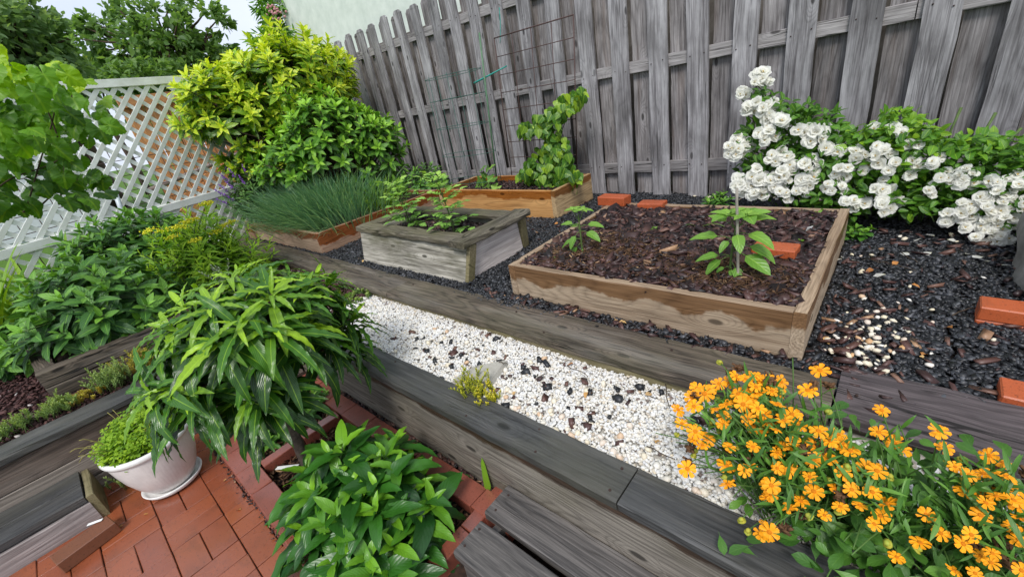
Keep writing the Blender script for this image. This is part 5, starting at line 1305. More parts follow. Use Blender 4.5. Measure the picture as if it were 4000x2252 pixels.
# --- peppers
pp_ = [leaf_proto('ovate', w, b, .22, .06, 8, 3, tw, .16, 2, sd) for (w, b, tw, sd) in ((.48, .7, 0, 1), (.44, 1.0, .15, 2), (.50, .45, -.15, 3))]
def pepper(base, h, label, leaves, lean, top_n=7, leaf_top=.05):
    t = thing('pepper_plant', label, 'pepper plant', tuple(base)); base = np.array(base); top = base + np.array([lean[0], lean[1], h]); sl = bez(base, base + (0, 0, h * .6), top, 12)
    P, D, N, S, A = [], [], [], [], []; ln = []
    right, upv, fwd = CAM_R[:, 0], -CAM_R[:, 1], -CAM_R[:, 2]
    for (f, dx, dz, dy, ln_, v) in leaves:      # height along stem, sideways, up, towards the viewer
        p = sl[int(f * 11)]; d = np.array([dx, -dy, dz]); d = d / np.linalg.norm(d); q = p + d * ln_ * .35 + (0, 0, .012); ln.append(bez(p, (p + q) / 2 + (0, 0, .008), q, 4))
        P.append(q); D.append(d); N.append((0, -.25, 1)); S.append(ln_); A.append(v)
    for k in (0, 1):
        c = top + np.array([(-.03, .03)[k], 0, .0]); b0 = sl[9]; ln.append(bez(b0, (b0 + c) / 2, c + (0, 0, .02), 4))
        for i in range(top_n):
            an = i * 2.4 + k; P.append(c + (0, 0, .02)); D.append((math.cos(an), math.sin(an) * .9 - .2, .75 - .08 * i)); N.append((-.3 * math.cos(an), -.3 * math.sin(an) - .2, 1)); S.append(leaf_top * (.6 + .1 * i)); A.append(.95 - .06 * i)
    put('stem', tubes([sl] + ln, M_stem, [(.0055, .004)] + [(.0025, .002)] * len(ln), 6), t)
    foliage(t, 'leaf', pp_, L_pep, np.array(P), np.array(D), np.array(N, float), np.array(S), np.array(A), maxn=40, minpx=3, cell=2)
pepper((-1.205, 1.79, GZ + .165), .235, 'smaller pepper plant at the left in the big raised bed', [(.45, -1, -.3, .4, .10, .45), (.55, 1, -.15, .2, .105, .5), (.62, -.3, -.75, 1, .09, .45), (.35, -.55, -.9, .8, .08, .4), (.72, 1, .15, -.2, .10, .6), (.72, -.9, .25, .2, .085, .65), (.6, -.8, .1, -.5, .09, .5), (.25, .4, -.5, .5, .05, .35)], (.0, .0), 7, .055)
pepper((-.452, 1.735, GZ + .165), .265, 'larger staked pepper plant with broad leaves in the big raised bed', [(.42, -1, -.05, .5, .105, .5), (.40, -.7, -.45, .6, .10, .45), (.5, 1, -.30, .4, .135, .5), (.62, 1, -.1, .1, .135, .55), (.30, .75, -.8, .7, .085, .45), (.72, -1, .1, .3, .125, .6), (.80, .9, .1, .4, .13, .65), (.82, .45, -.45, 1, .095, .6), (.85, -.8, .3, -.3, .10, .7), (.9, .8, .45, -.2, .11, .75), (.7, -.4, -.2, 1, .07, .5), (.2, -.6, -.2, .4, .05, .35), (.2, .4, -.4, .8, .05, .35)], (.02, .0), 9, .075)
# small weeds in the big bed
low_plant(tuple(onz(2800, 800, GZ + .16)), 9, .075, .06, 'feathery green seedling at the back of the big raised bed', .03, .06, 'seedling', .4)
low_plant(tuple(onz(3115, 962, GZ + .155)), 6, .035, .02, 'little round leaved weed near the right board of the big bed', .02, .035, 'weed', .75)
low_plant(tuple(onz(2165, 1027, GZ + .16)), 3, .015, .02, 'tiny seedling in the front left corner of the big bed', .012, .022, 'weed', .75)
low_plant(tuple(onz(3180, 850, GZ + .155)), 5, .05, .02, 'flat grey green weed in the back right corner of the big bed', .03, .05, 'weed', .6)
low_plant(tuple(onz(2555, 910, GZ + .16)), 4, .03, .02, 'small green weed in the middle of the big bed', .015, .03, 'weed', .5)
low_plant(tuple(onz(3320, 930, GZ)), 10, .09, .05, 'bright clover weed at the foot of the roses on black gravel', .025, .045, 'weed', .75)
gt = thing('grass_seedling', 'single grass seedling with arching blades in the big bed', 'seedling', tuple(onz(2730, 895, GZ + .16)))
g0 = np.array(gt.location)
foliage(gt, 'leaf', [leaf_proto('strap', .07, 1.2, .4, 0, 9, petiole=0)], L_pep, np.tile(g0, (5, 1)), np.array([(1, -.2, 1.1), (-1, .1, .8), (.3, -.6, 1), (-.4, -.4, 1), (.8, .3, 1)]), np.array([(0, 0, 1.)] * 5) + rng.normal(0, .1, (5, 3)), np.array([.17, .11, .09, .1, .08]), np.full(5, .5), maxn=5, minpx=2, cell=1)

# ------------------------------------------------------------------ white rose
M_petal = newmat('rose_petal'); nt = M_petal.node_tree
uvn = nt.nodes.new('ShaderNodeUVMap'); uvn.uv_map = 'UVMap'
pv = nd(nt, 'ShaderNodeSeparateXYZ', {0: uvn.outputs[0]}).outputs[1]
pc = ramp(nt, pv, [(0, (.85, .82, .52)), (.25, (.94, .93, .82)), (1, (.95, .95, .92))])
pb = principled(nt, pc, .6, .25); ptl = nd(nt, 'ShaderNodeBsdfTranslucent', {0: pc})
pm = nd(nt, 'ShaderNodeMixShader', {0: .5, 1: pb.outputs[0], 2: ptl.outputs[0]}); outp(nt, pm.outputs[0])
M_heart = mat_plain('rose_heart', (.35, .20, .06), .8, .2, (.55, .42, .12), 200)
def bloom_mesh(seed, openness=1.0):
    r = np.random.default_rng(seed); VV, FF, UU, MI, b = [], [], [], [], 0
    for (k, op, L, zz) in ((6, 1.48 * openness, .56, 0), (5, 1.15 * openness, .48, .03), (4, .65 * openness, .34, .05)):
        a0 = r.uniform(0, 6.28)
        for i in range(k):
            V, F, U = leaf_proto('obov', r.uniform(1.0, 1.2), r.uniform(-.7, .5), -.12, .22, 4, 1.6, r.uniform(-.3, .3), 0, 2, int(r.integers(1e6)))
            an = a0 + 2 * PI * i / k + r.normal(0, .15); o = op + r.normal(0, .14)
            d = np.array([math.cos(an) * math.sin(o), math.sin(an) * math.sin(o), math.cos(o)]); nrmv = np.array([-math.cos(an) * math.cos(o), -math.sin(an) * math.cos(o), math.sin(o)])
            M = frames([(0, 0, zz)], [d], [nrmv], L * r.uniform(.85, 1.1))[0]
            VV.append(V @ M[:3, :3].T + M[:3, 3]); FF.append(F + b); UU.append(U); MI += [0] * len(F); b += len(V)
    V, F, _ = PEBS[0]; VV.append(V * .16 + (0, 0, .10)); FF.append(F + b); UU.append(np.zeros((len(V), 2))); MI += [1] * len(F)
    return meshdata('bloom', np.concatenate(VV), np.concatenate(FF), [M_petal, M_heart], True, np.concatenate(UU), midx=np.array(MI))
blooms = [bloom_mesh(i, o) for i, o in enumerate((1.0, .9, 1.05, .8, 1.0, .65))]
rose = thing('white_rose_bush', 'rambling rose bush covered in clusters of white blooms along the fence', 'rose bush', (-.05, 3.15, .42))
c3 = [(590, 160, 6, 65), (400, 290, 4, 50), (640, 470, 8, 100), (460, 480, 3, 40), (790, 570, 4, 55), (660, 720, 7, 90), (340, 850, 12, 115), (1030, 690, 4, 55), (1180, 710, 5, 65), (1080, 790, 3, 60), (740, 960, 6, 75), (900, 1030, 4, 70), (1090, 1050, 5, 80), (560, 1140, 6, 80), (850, 1130, 6, 90), (400, 1230, 7, 80), (560, 1330, 7, 85), (720, 1200, 5, 70), (1090, 1200, 4, 60), (1000, 1310, 4, 55), (820, 1330, 4, 65), (1260, 870, 1, 10), (1410, 890, 2, 40), (1450, 1090, 3, 50), (1370, 1150, 2, 40), (1280, 1250, 3, 50), (1390, 1290, 3, 50)]
c4_ = [(180, 80, 1, 5), (280, 65, 1, 5), (325, 100, 1, 5), (365, 165, 1, 5), (435, 170, 1, 5), (215, 220, 5, 50), (80, 240, 3, 30), (205, 275, 1, 5), (280, 290, 3, 35), (380, 270, 1, 5), (395, 325, 2, 25), (520, 268, 3, 30), (20, 310, 2, 20), (130, 310, 2, 20), (50, 520, 5, 42), (140, 510, 2, 20), (230, 450, 6, 65), (240, 520, 5, 55), (500, 445, 3, 28), (590, 370, 4, 32), (700, 320, 2, 25), (710, 360, 6, 42), (905, 395, 4, 32), (950, 450, 4, 36), (1020, 390, 3, 25), (790, 500, 4, 32), (860, 530, 6, 55), (950, 520, 5, 45), (715, 550, 5, 42), (720, 600, 6, 55), (820, 620, 3, 28), (910, 630, 4, 35), (830, 700, 6, 52), (920, 700, 8, 55), (580, 610, 3, 26), (1030, 530, 3, 22), (990, 590, 2, 20)]
cl_ = [(2750 + a / 2.636, 250 + b / 2.636, n, s / 2.636) for a, b, n, s in c3] + [(3300 + a / 1.491, 450 + b / 1.491, n, s / 1.491) for a, b, n, s in c4_]
rp0, rpn = (0, 2.93, .8), (0, 1, -.30)
ctrs, nbl = [], 0
for (x, y, n, s) in cl_:
    c = onpl(x, y, rp0, rpn); ctrs.append(c); pxr = s / FPX * np.linalg.norm(c - CAM_O)
    ga_ = rng.uniform(0, 6.28)
    n = max(1, int(round(n * 1.0)))
    for i in range(n):
        a = ga_ + i * 2.4; q = math.sqrt((i + .5) / n) * pxr * .92 if n > 1 else 0
        off = CAM_R[:, 0] * q * math.cos(a) - CAM_R[:, 1] * q * math.sin(a) * .9
        toc = (CAM_O - c) / np.linalg.norm(CAM_O - c)
        p = c + off + toc * (.04 * (1 - (q / max(pxr, .001)) ** 2)) * (n > 2) + rng.normal(0, .006, 3)
        nn = Vector(toc * .75 + (off / max(pxr, .03)) * .55 + np.array([0, 0, .35]) + rng.normal(0, .25, 3)).normalized()
        mm = (nn.to_track_quat('Z', 'Y').to_matrix() @ Matrix.Rotation(rng.uniform(0, 6.28), 3, 'Z')).to_4x4() * 1.0
        sc_ = rng.uniform(36, 56) / FPX * projn(p)[2]
        mm = mm @ Matrix.Scale(sc_, 4); mm.translation = Vector(p); nbl += 1
        put('bloom', blooms[int(rng.integers(0, 6))], rose, mat4=mm)
rpoly = [(2890, 340), (2990, 330), (3060, 390), (3180, 400), (3290, 440), (3340, 520), (3400, 470), (3480, 420), (3560, 425), (3640, 490), (3720, 540), (3800, 520), (4060, 540), (4060, 900), (3900, 900), (3700, 830), (3560, 840), (3400, 800), (3330, 880), (3250, 870), (3180, 840), (3080, 800), (2950, 780), (2880, 720), (2900, 600), (2850, 560), (2960, 430)]
pts = []
while len(pts) < 3600:
    x, y = rng.uniform(2840, 4060), rng.uniform(320, 910)
    if in_poly(x, y, rpoly): pts.append((x, y))
P = np.array([onpl(x, y, (0, 2.93 + max(-.01, rng.normal(.10, .10)), .8), rpn) for x, y in pts]); n = len(P)
toc = nrm(CAM_O - P)
D = np.stack([rng.normal(0, .7, n), rng.normal(-.15, .5, n), rng.normal(-.05, .5, n)], 1)
N = toc * .45 + np.array([0, 0, .8]) + rng.normal(0, .35, (n, 3))
px_, py_ = np.array(pts).T
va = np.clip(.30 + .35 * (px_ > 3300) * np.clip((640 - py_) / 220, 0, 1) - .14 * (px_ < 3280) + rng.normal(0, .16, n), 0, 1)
rl = [leaf_proto('ovate', w, b, .22, .05, 5, 3, 0, .06, 1, sd) for (w, b, sd) in ((.58, .4, 1), (.52, .7, 2), (.62, .2, 3))]
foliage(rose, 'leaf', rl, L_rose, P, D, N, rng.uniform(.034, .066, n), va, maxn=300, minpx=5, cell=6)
lines = []
for c in ctrs:
    b = np.array([np.clip(c[0] * .6 + rng.normal(0, .08), -.5, .8), 3.15 + rng.normal(0, .05), .42]); c2 = c + (CAM_R[:, 2] * .05)
    lines.append(bez(b, (b + c2) / 2 + np.array([-.03, .10, .22]), c2, 8))
for (x, y, x2, y2) in ((3440, 480, 3310, 700), (3755, 420, 3690, 600), (3890, 440, 3800, 620), (3990, 500, 3840, 660), (2935, 385, 3040, 470), (3050, 420, 3240, 540)):
    lines.append(np.array([onpl(x, y, (0, 3.1, .8), rpn), onpl((x + x2) / 2 - 8, (y + y2) / 2, (0, 3.1, .8), rpn), onpl(x2, y2, (0, 3.15, .8), rpn)]))
put('cane', tubes(lines, M_stem, [(.007, .003)] * len(lines), 5), rose)
# ------------------------------------------------------------------ orange coreopsis
M_orange = mat_plain('orange_petal', (.88, .30, .006), .55, .25, (.92, .38, .010), 60, .15, .002, vary=.10)
M_disc = mat_plain('orange_disc', (.50, .12, .004), .8, .2, (.72, .26, .01), 300, .5, .002)
def cor_mesh(seed):
    r = np.random.default_rng(seed); V, F, MI = [], [], []
    k = 8; b = 0
    for i in range(k):
        a = 2 * PI * i / k + r.normal(0, .06); L = r.uniform(.44, .53); wv = r.uniform(.105, .13); dr = r.uniform(-.14, .07)
        loc = [(.07, -.03, 0), (.07, .03, 0), (L * .6, -wv * .85, .02), (L * .6, 0, -.014), (L * .6, wv * .85, .02), (L * .90, -wv, dr * .8), (L * .93, -wv * .45, dr * .9), (L * 1.0, 0, dr), (L * .93, wv * .45, dr * .9), (L * .90, wv, dr * .8)]
        c, s = math.cos(a), math.sin(a); lift = r.uniform(.0, .05)
        for (x, y, z) in loc: V.append((x * c - y * s, x * s + y * c, z + lift * x * 2))
        for f in ((0, 3, 2), (0, 1, 3), (1, 4, 3), (2, 6, 5), (2, 3, 6), (3, 7, 6), (3, 8, 7), (3, 4, 8), (4, 9, 8)): F.append(tuple(b + q for q in f)); MI.append(0)
        b += 10
    rings_ = [(0.105, -.02), (.115, .03), (.085, .065), (.03, .075)]
    for (rr, zz) in rings_:
        for i in range(10): V.append((rr * math.cos(i * .6283), rr * math.sin(i * .6283), zz))
    for j in range(3):
        for i in range(10): F.append((b + j * 10 + i, b + j * 10 + (i + 1) % 10, b + (j + 1) * 10 + (i + 1) % 10, b + (j + 1) * 10 + i)); MI.append(1)
    F.append(tuple(b + 30 + i for i in range(10))); MI.append(1)
    return meshdata('flower', V, F, [M_orange, M_disc], False, midx=MI)
cfm = [cor_mesh(i) for i in range(6)]
cor = thing('coreopsis', 'big clump of orange daisy flowers spilling over the retaining wall at the right', 'flowers', (.12, .95, .36))
fa = [(1390, 30), (1450, 70), (1355, 100), (1370, 165), (1540, 185), (1620, 150), (1600, 240), (1705, 70), (1790, 30), (1840, 60), (1880, 20), (1780, 260), (1850, 180), (1900, 230), (1830, 320), (1880, 360), (1280, 295), (1380, 355), (1375, 405), (1470, 410), (1435, 460), (1635, 470), (1815, 470), (1320, 635), (1615, 610), (1750, 645), (1800, 625), (1625, 750), (1910, 1060), (1880, 1130), (1915, 760), (1920, 850), (1250, 190), (1590, 300), (1740, 150), (1700, 120), (1490, 40), (1760, -40), (1640, -20), (1850, -60), (1900, -30), (1560, -5), (1690, -60), (1800, 130), (1860, 100)]
fb_ = [(300, 45), (30, 50), (70, 150), (180, 225), (10, 290), (230, 310), (60, 345), (120, 270), (380, 350), (530, 375), (470, 425), (560, 440), (70, 515), (110, 460), (195, 440), (350, 465), (620, 500), (345, 570), (455, 560), (230, 525), (70, 630), (160, 635), (315, 695), (570, 665), (345, 805), (505, 780), (630, 790), (785, 810), (835, 360), (855, 195), (950, 440), (1010, 490), (1290, 350), (1330, 475), (1665, 535), (1770, 590), (740, 630), (820, 650), (165, 930), (245, 875), (425, 985), (545, 920), (690, 910), (900, 895), (850, 990), (800, 1050), (1190, 980), (1410, 620), (1515, 680), (1620, 670), (1700, 710), (1790, 690), (1480, 810), (1570, 800), (1640, 890), (1720, 840), (1690, 750), (1860, 810), (1850, 870), (1600, 985), (1300, 1120), (1145, 1190), (1470, 1200), (1530, 1130), (1600, 1290), (1690, 1270), (1680, 1340), (970, 1300), (1400, 1400), (1560, 1420), (1840, 1070), (1890, 1170), (1900, 1010), (1910, 1400), (10, 1110), (25, 760), (20, 830), (1820, 740), (1880, 900), (390, -105), (-20, -40), (-90, 20), (60, 60), (-120, -70), (100, -20)]
fpx = [(2000 + a / 1.928, 1500 + b / 1.928) for a, b in fa] + [(3000 + a / 1.928, 1500 + b / 1.928) for a, b in fb_]
cp0, cpn = (0, 1.0, .64), (0, -.5, 1)
cl_lines, cv_ = [], []
def cor_base(p): return np.array([np.clip(p[0] * .75 + .05 + rng.normal(0, .05), -.10, .75), np.clip(.95 + rng.normal(0, .06), .84, 1.15), .36])
FP = []
for (x, y) in fpx:
    p = onpl(x, y, (0, 1.0, .64 + rng.uniform(-.03, .035)), cpn); FP.append(p)
    toc = (CAM_O - p) / np.linalg.norm(CAM_O - p)
    nn = Vector(toc * .25 + np.array([0, 0, .9]) + rng.normal(0, .28, 3)).normalized()
    mm = (nn.to_track_quat('Z', 'Y').to_matrix() @ Matrix.Rotation(rng.uniform(0, 6.28), 3, 'Z')).to_4x4() @ Matrix.Scale(rng.uniform(.75, 1.15) * 68 / FPX * projn(p)[2], 4)
    mm.translation = Vector(p); put('flower', cfm[int(rng.integers(0, 6))], cor, mat4=mm)
    b = cor_base(p); q = p - np.array(nn) * .004
    cl_lines.append(bez(b, b * .35 + q * .65 + np.array([0, 0, .10]) - np.array(nn) * .05, q, 8)); cv_.append(1)
bud, dead = [], []
for i in range(75):
    x, y = fpx[int(rng.integers(0, len(fpx)))]; x += rng.normal(0, 60); y += rng.normal(0, 50)
    p = onpl(x, y, (0, 1.0, .62 + rng.uniform(-.06, .03)), cpn); (bud if i % 5 < 3 else dead).append(p)
    b = cor_base(p); cl_lines.append(bez(b, b * .4 + p * .6 + np.array([0, 0, .07]), p, 7))
for i in range(140):                                  # the airy tangle of stems inside the clump
    p = FP[int(rng.integers(0, len(FP)))] + rng.normal(0, .05, 3) - (0, 0, .06); b = cor_base(p)
    cl_lines.append(bez(b, (b + p) / 2 + (0, 0, .08), p, 6))
put('stem', tubes(cl_lines, mat_plain('coreopsis_stem', (.085, .17, .035), .55, .3), [(.0021, .0014)] * len(cl_lines), 5), cor)
M_bud = mat_plain('green_bud', (.28, .36, .05), .6, .3, (.45, .38, .04), 90); M_dead = mat_plain('dead_flower', (.16, .085, .04), .8, .2, (.09, .045, .025), 90)
V_, F_, _u = PEBS[1]; bud_me = meshdata('bud', np.concatenate([V_ * .013, V_ * (.020, .020, .006) - (0, 0, .005)]), np.concatenate([F_, F_ + len(V_)]), M_bud, True)
Md = rand_frames(rng.normal(0, .006, (16, 3)), np.tile((.006, .014, .004), (16, 1)), 1.0); dead_me = inst('seed_head', CHIPS, rng.integers(0, 6, 16), Md, M_dead)
for q in bud: put('bud', bud_me, cor, q, (rng.normal(0, .4), rng.normal(0, .4), rng.uniform(0, 6)))
for q in dead: put('seed_head', dead_me, cor, q, (rng.normal(0, .4), rng.normal(0, .4), rng.uniform(0, 6)))
cle = [leaf_proto('obov', w, b, .22, .06, 6, 2, 0, .15, 1, sd) for (w, b, sd) in ((.40, .5, 1), (.34, .9, 2), (.46, .3, 3))]
n = 2300; cx = rng.uniform(-.20, .85, n); cy = rng.normal(.90, .14, n)
top = .64 - .5 * (1.0 - cy) - .05
P = np.stack([cx, cy, .36 + (top - .36) * rng.random(n) ** 1.0 * .85], 1)
P = P[(P[:, 1] > .60) & (P[:, 1] < 1.08 + .06 * P[:, 0]) & ~((P[:, 1] < .83) & (P[:, 2] < .40)) & ((P[:, 0] > -.06 - .3 * (P[:, 1] - .9)) | (rng.random(n) < .12))]; n = len(P)
a = rng.uniform(0, 6.28, n)
D = np.stack([np.cos(a), np.sin(a) - .2, rng.normal(.35, .4, n)], 1); N = np.stack([-.3 * np.cos(a), -.3 * np.sin(a) - .3, np.ones(n)], 1) + rng.normal(0, .2, (n, 3))
foliage(cor, 'leaf', cle, L_cor, P, D, N, rng.uniform(.035, .072, n), np.clip(rng.normal(.28, .2, n), 0, 1), maxn=200, minpx=8, cell=9)
n = 1300; q = rng.integers(0, len(FP), n); f = rng.uniform(.3, .85, n); FPa = np.array(FP)
bs_ = np.stack([np.clip(FPa[q, 0] * .75 + .05, -.1, .75), np.full(n, .95), np.full(n, .36)], 1)
P = bs_ * (1 - f)[:, None] + FPa[q] * f[:, None] + np.stack([np.zeros(n), np.zeros(n), .06 * np.sin(f * PI)], 1) + rng.normal(0, .012, (n, 3))
foliage(cor, 'leaf', [leaf_proto('lance', .15, .6, .2, 0, 5, seed=1)], L_cor, P, np.stack([rng.normal(0, .6, n), rng.normal(0, .6, n), np.ones(n) * .8], 1), rng.normal(0, .4, (n, 3)) + (0, -.5, 1), rng.uniform(.03, .065, n), np.clip(rng.normal(.45, .2, n), 0, 1), maxn=0, rest='stem_leaves')

# fallen petals, dry leaves and twigs
petal = leaf_proto('obov', .8, .4, .1, .1, 3, petiole=0)
def litter(name, pxs, z, mat, s, proto, label=None):
    P = np.array([onz(x, y, z) for x, y in pxs]); n = len(P); a = rng.uniform(0, 6.28, n)
    tag(put(name, inst(name, [proto], np.zeros(n, int), frames(P, np.stack([np.cos(a), np.sin(a), rng.normal(0, .15, n)], 1), np.array([(0, 0, 1.)] * n) + rng.normal(0, .2, (n, 3)), s * rng.uniform(.7, 1.2, n)), mat, rng.random(n), True)), kind='stuff')
litter('fallen_petals', [(3285, 1003), (3600, 930), (3580, 958), (3640, 985), (3650, 922), (3545, 985), (3840, 1002), (3860, 1020), (3910, 1035), (3770, 990), (3460, 1070), (3330, 1015), (3930, 1008), (3700, 935), (3290, 1010)], GZ + .016, M_petal, .04, petal)
litter('dry_leaves', [(2030, 840), (2050, 870), (2065, 862), (2180, 870), (2035, 925), (2420, 1255), (2400, 1250), (2300, 1200), (2040, 942), (1075, 1065), (1045, 930), (3500, 1020), (3560, 1110), (3590, 1390), (3600, 1385), (3720, 1280), (3220, 1315), (1400, 1010), (1420, 1015), (2890, 970), (2400, 870), (3410, 1050)], GZ + .016, M_dry, .034, leaf_proto('ovate', .6, .7, .4, .2, 5))
litter('dry_leaves', [(2290, 1530), (2310, 1535), (2015, 1530), (2240, 1420), (2520, 1540), (2560, 1730)], WZ + .016, M_dry, .03, leaf_proto('ovate', .6, .7, .4, .2, 5))
litter('dry_leaves', [(885, 1870), (940, 1988), (700, 1840), (985, 1690), (560, 2010), (480, 2050)], .004, M_dry, .022, leaf_proto('ovate', .6, .7, .4, .2, 5))
tw = []
for (x, y, x2, y2, z) in ((3385, 1010, 3480, 1032, GZ), (3480, 1032, 3580, 1055, GZ), (3520, 990, 3590, 1025, GZ), (3720, 1225, 3810, 1200, GZ), (2500, 880, 2480, 905, GZ + .17), (2215, 1430, 2300, 1470, WZ + .02), (2530, 1735, 2630, 1790, WZ + .02), (2600, 1500, 2615, 1590, WZ + .02), (1950, 1410, 1985, 1420, WZ + .02)):
    tw.append(np.linspace(onz(x, y, z + .018), onz(x2, y2, z + .022), 5) + rng.normal(0, .003, (5, 3)))
tag(put('twigs', tubes(tw, M_twig, [(.0022, .0014)] * len(tw), 5)), kind='stuff')
tag(put('wood_splinter', meshdata('wood_splinter', *(lambda V, F, U: (V * np.array([.025, .12, .012]), F, M_bedtop))(*CHIPS[2])), None, onz(2595, 890, GZ + .168), (0, 0, .9)), 'pale split stick of wood lying in the dark bark of the big bed', 'wood stick')

# ------------------------------------------------------------------ beyond the lattice: neighbouring yard
M_roof = mat_plain('grey_shingle', (.20, .20, .23), .85, .2, (.13, .13, .15), 6, .5, .01)
M_siding = mat_plain('white_siding', (.72, .75, .80), .6, .3, (.62, .65, .70), 3, .1, .01)
M_tanwood = mat_wood('tan_deck_wood', (.60, .30, .12), (.36, .16, .06), .4, 6.0, rough=.7, knots=.4)
M_dark = mat_plain('dark_gap', (.03, .025, .02), .9, .1)
M_pipe = mat_plain('brown_rail', (.20, .15, .13), .5, .4)
nh = thing('neighbour_house', 'white sided house with grey shingle roof seen through the left lattice', 'house', (-16, -4, .3))
put('wall', block_mesh(4.5, 9.6, 2.6, M_siding, .01, 0), nh, (-16.4, -4.05, 1.5))
for k in range(12): plank('siding_board', nh, (-14.13, -8.8, .45 + .2 * k), (-14.13, .72, .45 + .2 * k), .025, .19, M_siding, n=2)
for s_, x0, x1 in ((1, -13.8, -16.5), (-1, -19.2, -16.5)):
    for k in range(8):
        xa = x0 + (x1 - x0) * k / 8; xb = x0 + (x1 - x0) * (k + 1) / 8; za = 2.75 + 1.5 * k / 8; zb2 = 2.75 + 1.5 * (k + 1) / 8
        me = meshdata('shingle_course', [(xa, -9, za + .03), (xb, -9, zb2 + .03), (xb, 1.0, zb2 + .03), (xa, 1.0, za + .03), (xa, -9, za - .01), (xb, -9, zb2 - .03), (xb, 1.0, zb2 - .03), (xa, 1.0, za - .01)], [(0, 1, 2, 3), (7, 6, 5, 4), (0, 3, 7, 4), (1, 5, 6, 2), (0, 4, 5, 1), (3, 2, 6, 7)], M_roof)
        put('shingle_course', me, nh)
tp_ = thing('garden_deck', 'tan brown wooden deck side with stairs seen through the lattice', 'deck', (-9.6, 3.5, .3))
for k in range(15):
    y = 1.65 + .3 * k; plank('board', tp_, (-9.3, y, .62), (-9.3, y, 2.28), .03, .285, M_tanwood, up=(0, 1, 0), n=3)
plank('beam', tp_, (-9.22, 1.5, 2.32), (-9.22, 6.2, 2.32), .1, .16, M_tanwood, n=4)
plank('stringer', tp_, (-9.1, 1.5, .55), (-9.1, 4.4, 2.2), .05, .26, M_tanwood, n=4)
for k in range(7): plank('tread', tp_, (-9.1, 1.65 + .42 * k, .62 + .235 * k), (-8.4, 1.65 + .42 * k, .62 + .235 * k), .26, .035, M_tanwood, up=(0, 0, 1), n=2)
plank('stringer', tp_, (-8.4, 1.5, .55), (-8.4, 4.4, 2.2), .05, .26, M_tanwood, n=4)
put('handrail', tubes([np.array([(-8.35, 1.2, 1.05), (-8.35, 4.4, 1.62)])], M_pipe, [(.035, .035)], 8), tp_)
# wire fence standing behind the lattice
wf = thing('wire_fence', 'thin dark wire mesh fence just behind the white lattice', 'wire fence', lp(-2.6, .3, -.25))
ln = [np.array([lp(s, .35, -.25), lp(s, 1.6, -.25)]) for s in np.arange(-5.8, -.1, .15)] + [np.array([lp(-5.8, z, -.25), lp(-.1, z, -.25)]) for z in np.arange(.45, 1.65, .15)]
put('mesh', tubes(ln, M_wire, [(.0035, .0035)] * len(ln), 4), wf, kind='stuff')

def leafy_tree(name, label, d, blobs, nleaf, l0, l1, mat, cat='tree', shape='ovate', w=.5, trunk_r=.12, gaps=.0, seed=1, zbase=.3, vary=0.0):
    """crown of leaf sprays on limbs; blobs given as (px, py, rx px, ry px) in the photo at distance d"""
    r = np.random.default_rng(seed); BL = []
    for (x, y, rx, ry) in blobs:
        c = atd(x, y, d + r.uniform(-.06, .06) * d); k = d / FPX; BL.append((c, np.array([rx * k, rx * k, ry * k])))
    c0 = np.mean([b[0] for b in BL], axis=0); base = np.array([c0[0], c0[1], zbase])
    t = thing(name, label, cat, tuple(base)); tl_ = np.linspace(base, c0, 7) + r.normal(0, .03, (7, 3)); tl_[0] = base
    P, D, lines = [], [], []
    tot = sum(np.prod(b[1]) ** .67 for b in BL)
    for (c, rad) in BL:
        nb = max(8, int(nleaf / 26 * np.prod(rad) ** .67 / tot))
        for i in range(nb):                    # sprays
            dr = nrm(r.normal(0, 1, 3)); q = r.random() ** .45; tip = c + dr * rad * q * r.uniform(.8, 1.15); out = nrm(dr + (0, 0, -.1) + r.normal(0, .4, 3))
            if i % 3 == 0: lines.append(bez(tl_[int(r.integers(3, 7))], (c + c0) / 2, tip, 5))
            L = r.uniform(.25, .5) * min(rad) * .8
            for j in range(26):
                P.append(tip + out * L * (j / 26 - .5) + r.normal(0, .07 * min(rad) + .02, 3)); D.append(out + r.normal(0, .7, 3) + (0, 0, -.25))
    P, D = np.array(P), np.array(D); n = len(P)
    M = frames(P, D, r.normal(0, .6, (n, 3)) + (0, 0, .7), r.uniform(l0, l1, n)); protos = [leaf_proto(shape, w, .5, .2, 0, 3, petiole=.05, seed=i) for i in range(2)]
    put('trunk', tubes([tl_], M_twig, [(trunk_r, trunk_r * .5)], 8), t)
    put('limbs', tubes(lines, M_twig, [(trunk_r * .3, trunk_r * .06)] * len(lines), 5), t)
    put('crown', inst('crown', protos, r.integers(0, 2, n), M, mat, np.clip(r.normal(.45 + vary, .22, n), 0, 1), True), t, col=0.0)
    return t
L_far = mat_leaf('far_tree_leaf', (.10, .18, .08), (.18, .29, .11), (.30, .42, .17), .6, .5, 0)
L_yg = mat_leaf('far_yellow_leaf', (.10, .17, .03), (.19, .28, .05), (.30, .38, .08), .6, .35, 0)
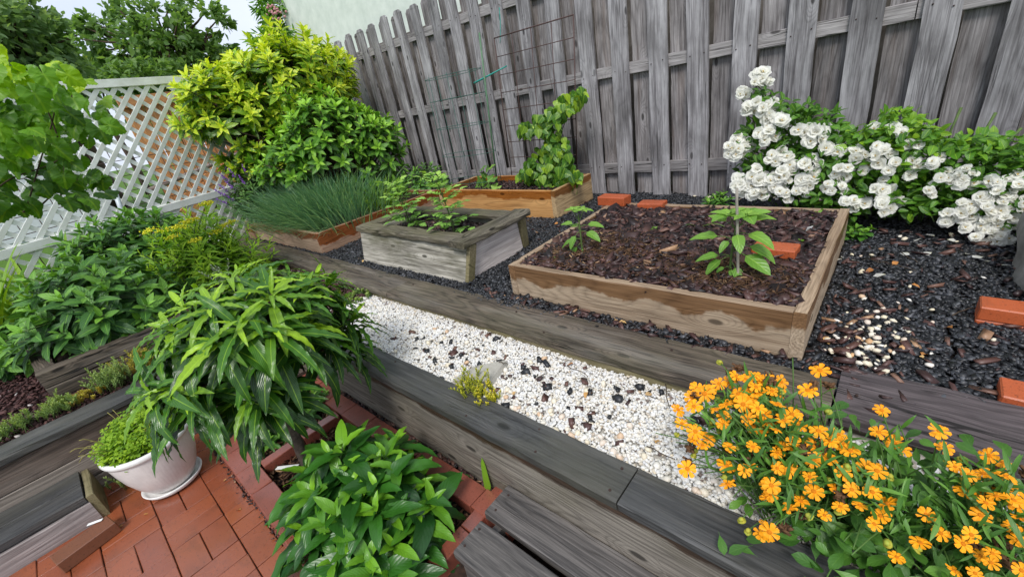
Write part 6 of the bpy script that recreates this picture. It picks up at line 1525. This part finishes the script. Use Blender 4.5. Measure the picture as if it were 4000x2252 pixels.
leafy_tree('broadleaf_tree', 'dense dark tree at the top left corner beyond the lattice', 18, [(60, 200, 130, 110), (150, 130, 80, 60), (190, 230, 70, 60), (30, 110, 60, 50), (-60, 150, 120, 100), (240, 150, 35, 35), (120, 330, 150, 60), (225, 300, 40, 30)], 7000, .16, .26, L_far, seed=3, trunk_r=.22)
leafy_tree('broadleaf_tree', 'open branched tree with sky showing through left of the green wall', 13, [(420, 80, 70, 60), (390, 190, 55, 55), (520, 170, 95, 75), (600, 60, 70, 55), (660, 170, 100, 80), (780, 190, 90, 70), (740, 60, 45, 50), (850, 90, 40, 50), (880, 170, 40, 50), (480, 270, 90, 60), (640, 290, 110, 60), (820, 270, 90, 60), (920, 210, 30, 40), (345, 110, 26, 18)], 4600, .11, .19, L_tree, seed=5, trunk_r=.16)
leafy_tree('broadleaf_tree', 'small yellow green tree in the gap between the two dark trees', 22, [(300, 250, 40, 30), (340, 290, 50, 40), (270, 290, 40, 40), (380, 270, 30, 30)], 2600, .16, .25, L_yg, seed=6)
leafy_tree('hedge_shrub', 'dark leafy shrubs showing just over the top rail of the lattice', 11, [(560, 290, 70, 40), (700, 300, 70, 45), (430, 300, 60, 35), (620, 350, 90, 50), (760, 380, 60, 70), (560, 420, 60, 50)], 3600, .08, .15, L_tree, 'shrub', seed=8, trunk_r=.05)
leafy_tree('flowering_shrub', 'tall narrow leaved shrub with pinkish buds beside the green house wall', 9.6, [(1060, 60, 34, 55), (1085, 150, 36, 50), (1050, 190, 40, 40), (1100, 100, 26, 40), (1075, 10, 22, 30), (1030, 215, 30, 25)], 2300, .10, .17, L_bush, 'shrub', 'lance', .22, .05, seed=9)
fsh = [o for o in bpy.data.objects if o.name == 'flowering_shrub'][0]
n = 70; Pp = np.array([atd(rng.normal(1066, 20), rng.uniform(20, 170), 9.3 + rng.normal(0, .15)) for _ in range(n)])
put('buds', inst('buds', PEBS, rng.integers(0, 6, n), rand_frames(Pp, np.full((n, 3), .045), .6), mat_plain('pink_bud', (.55, .28, .30), .6, .2, (.45, .2, .2), 30), None, True), fsh, kind='stuff')
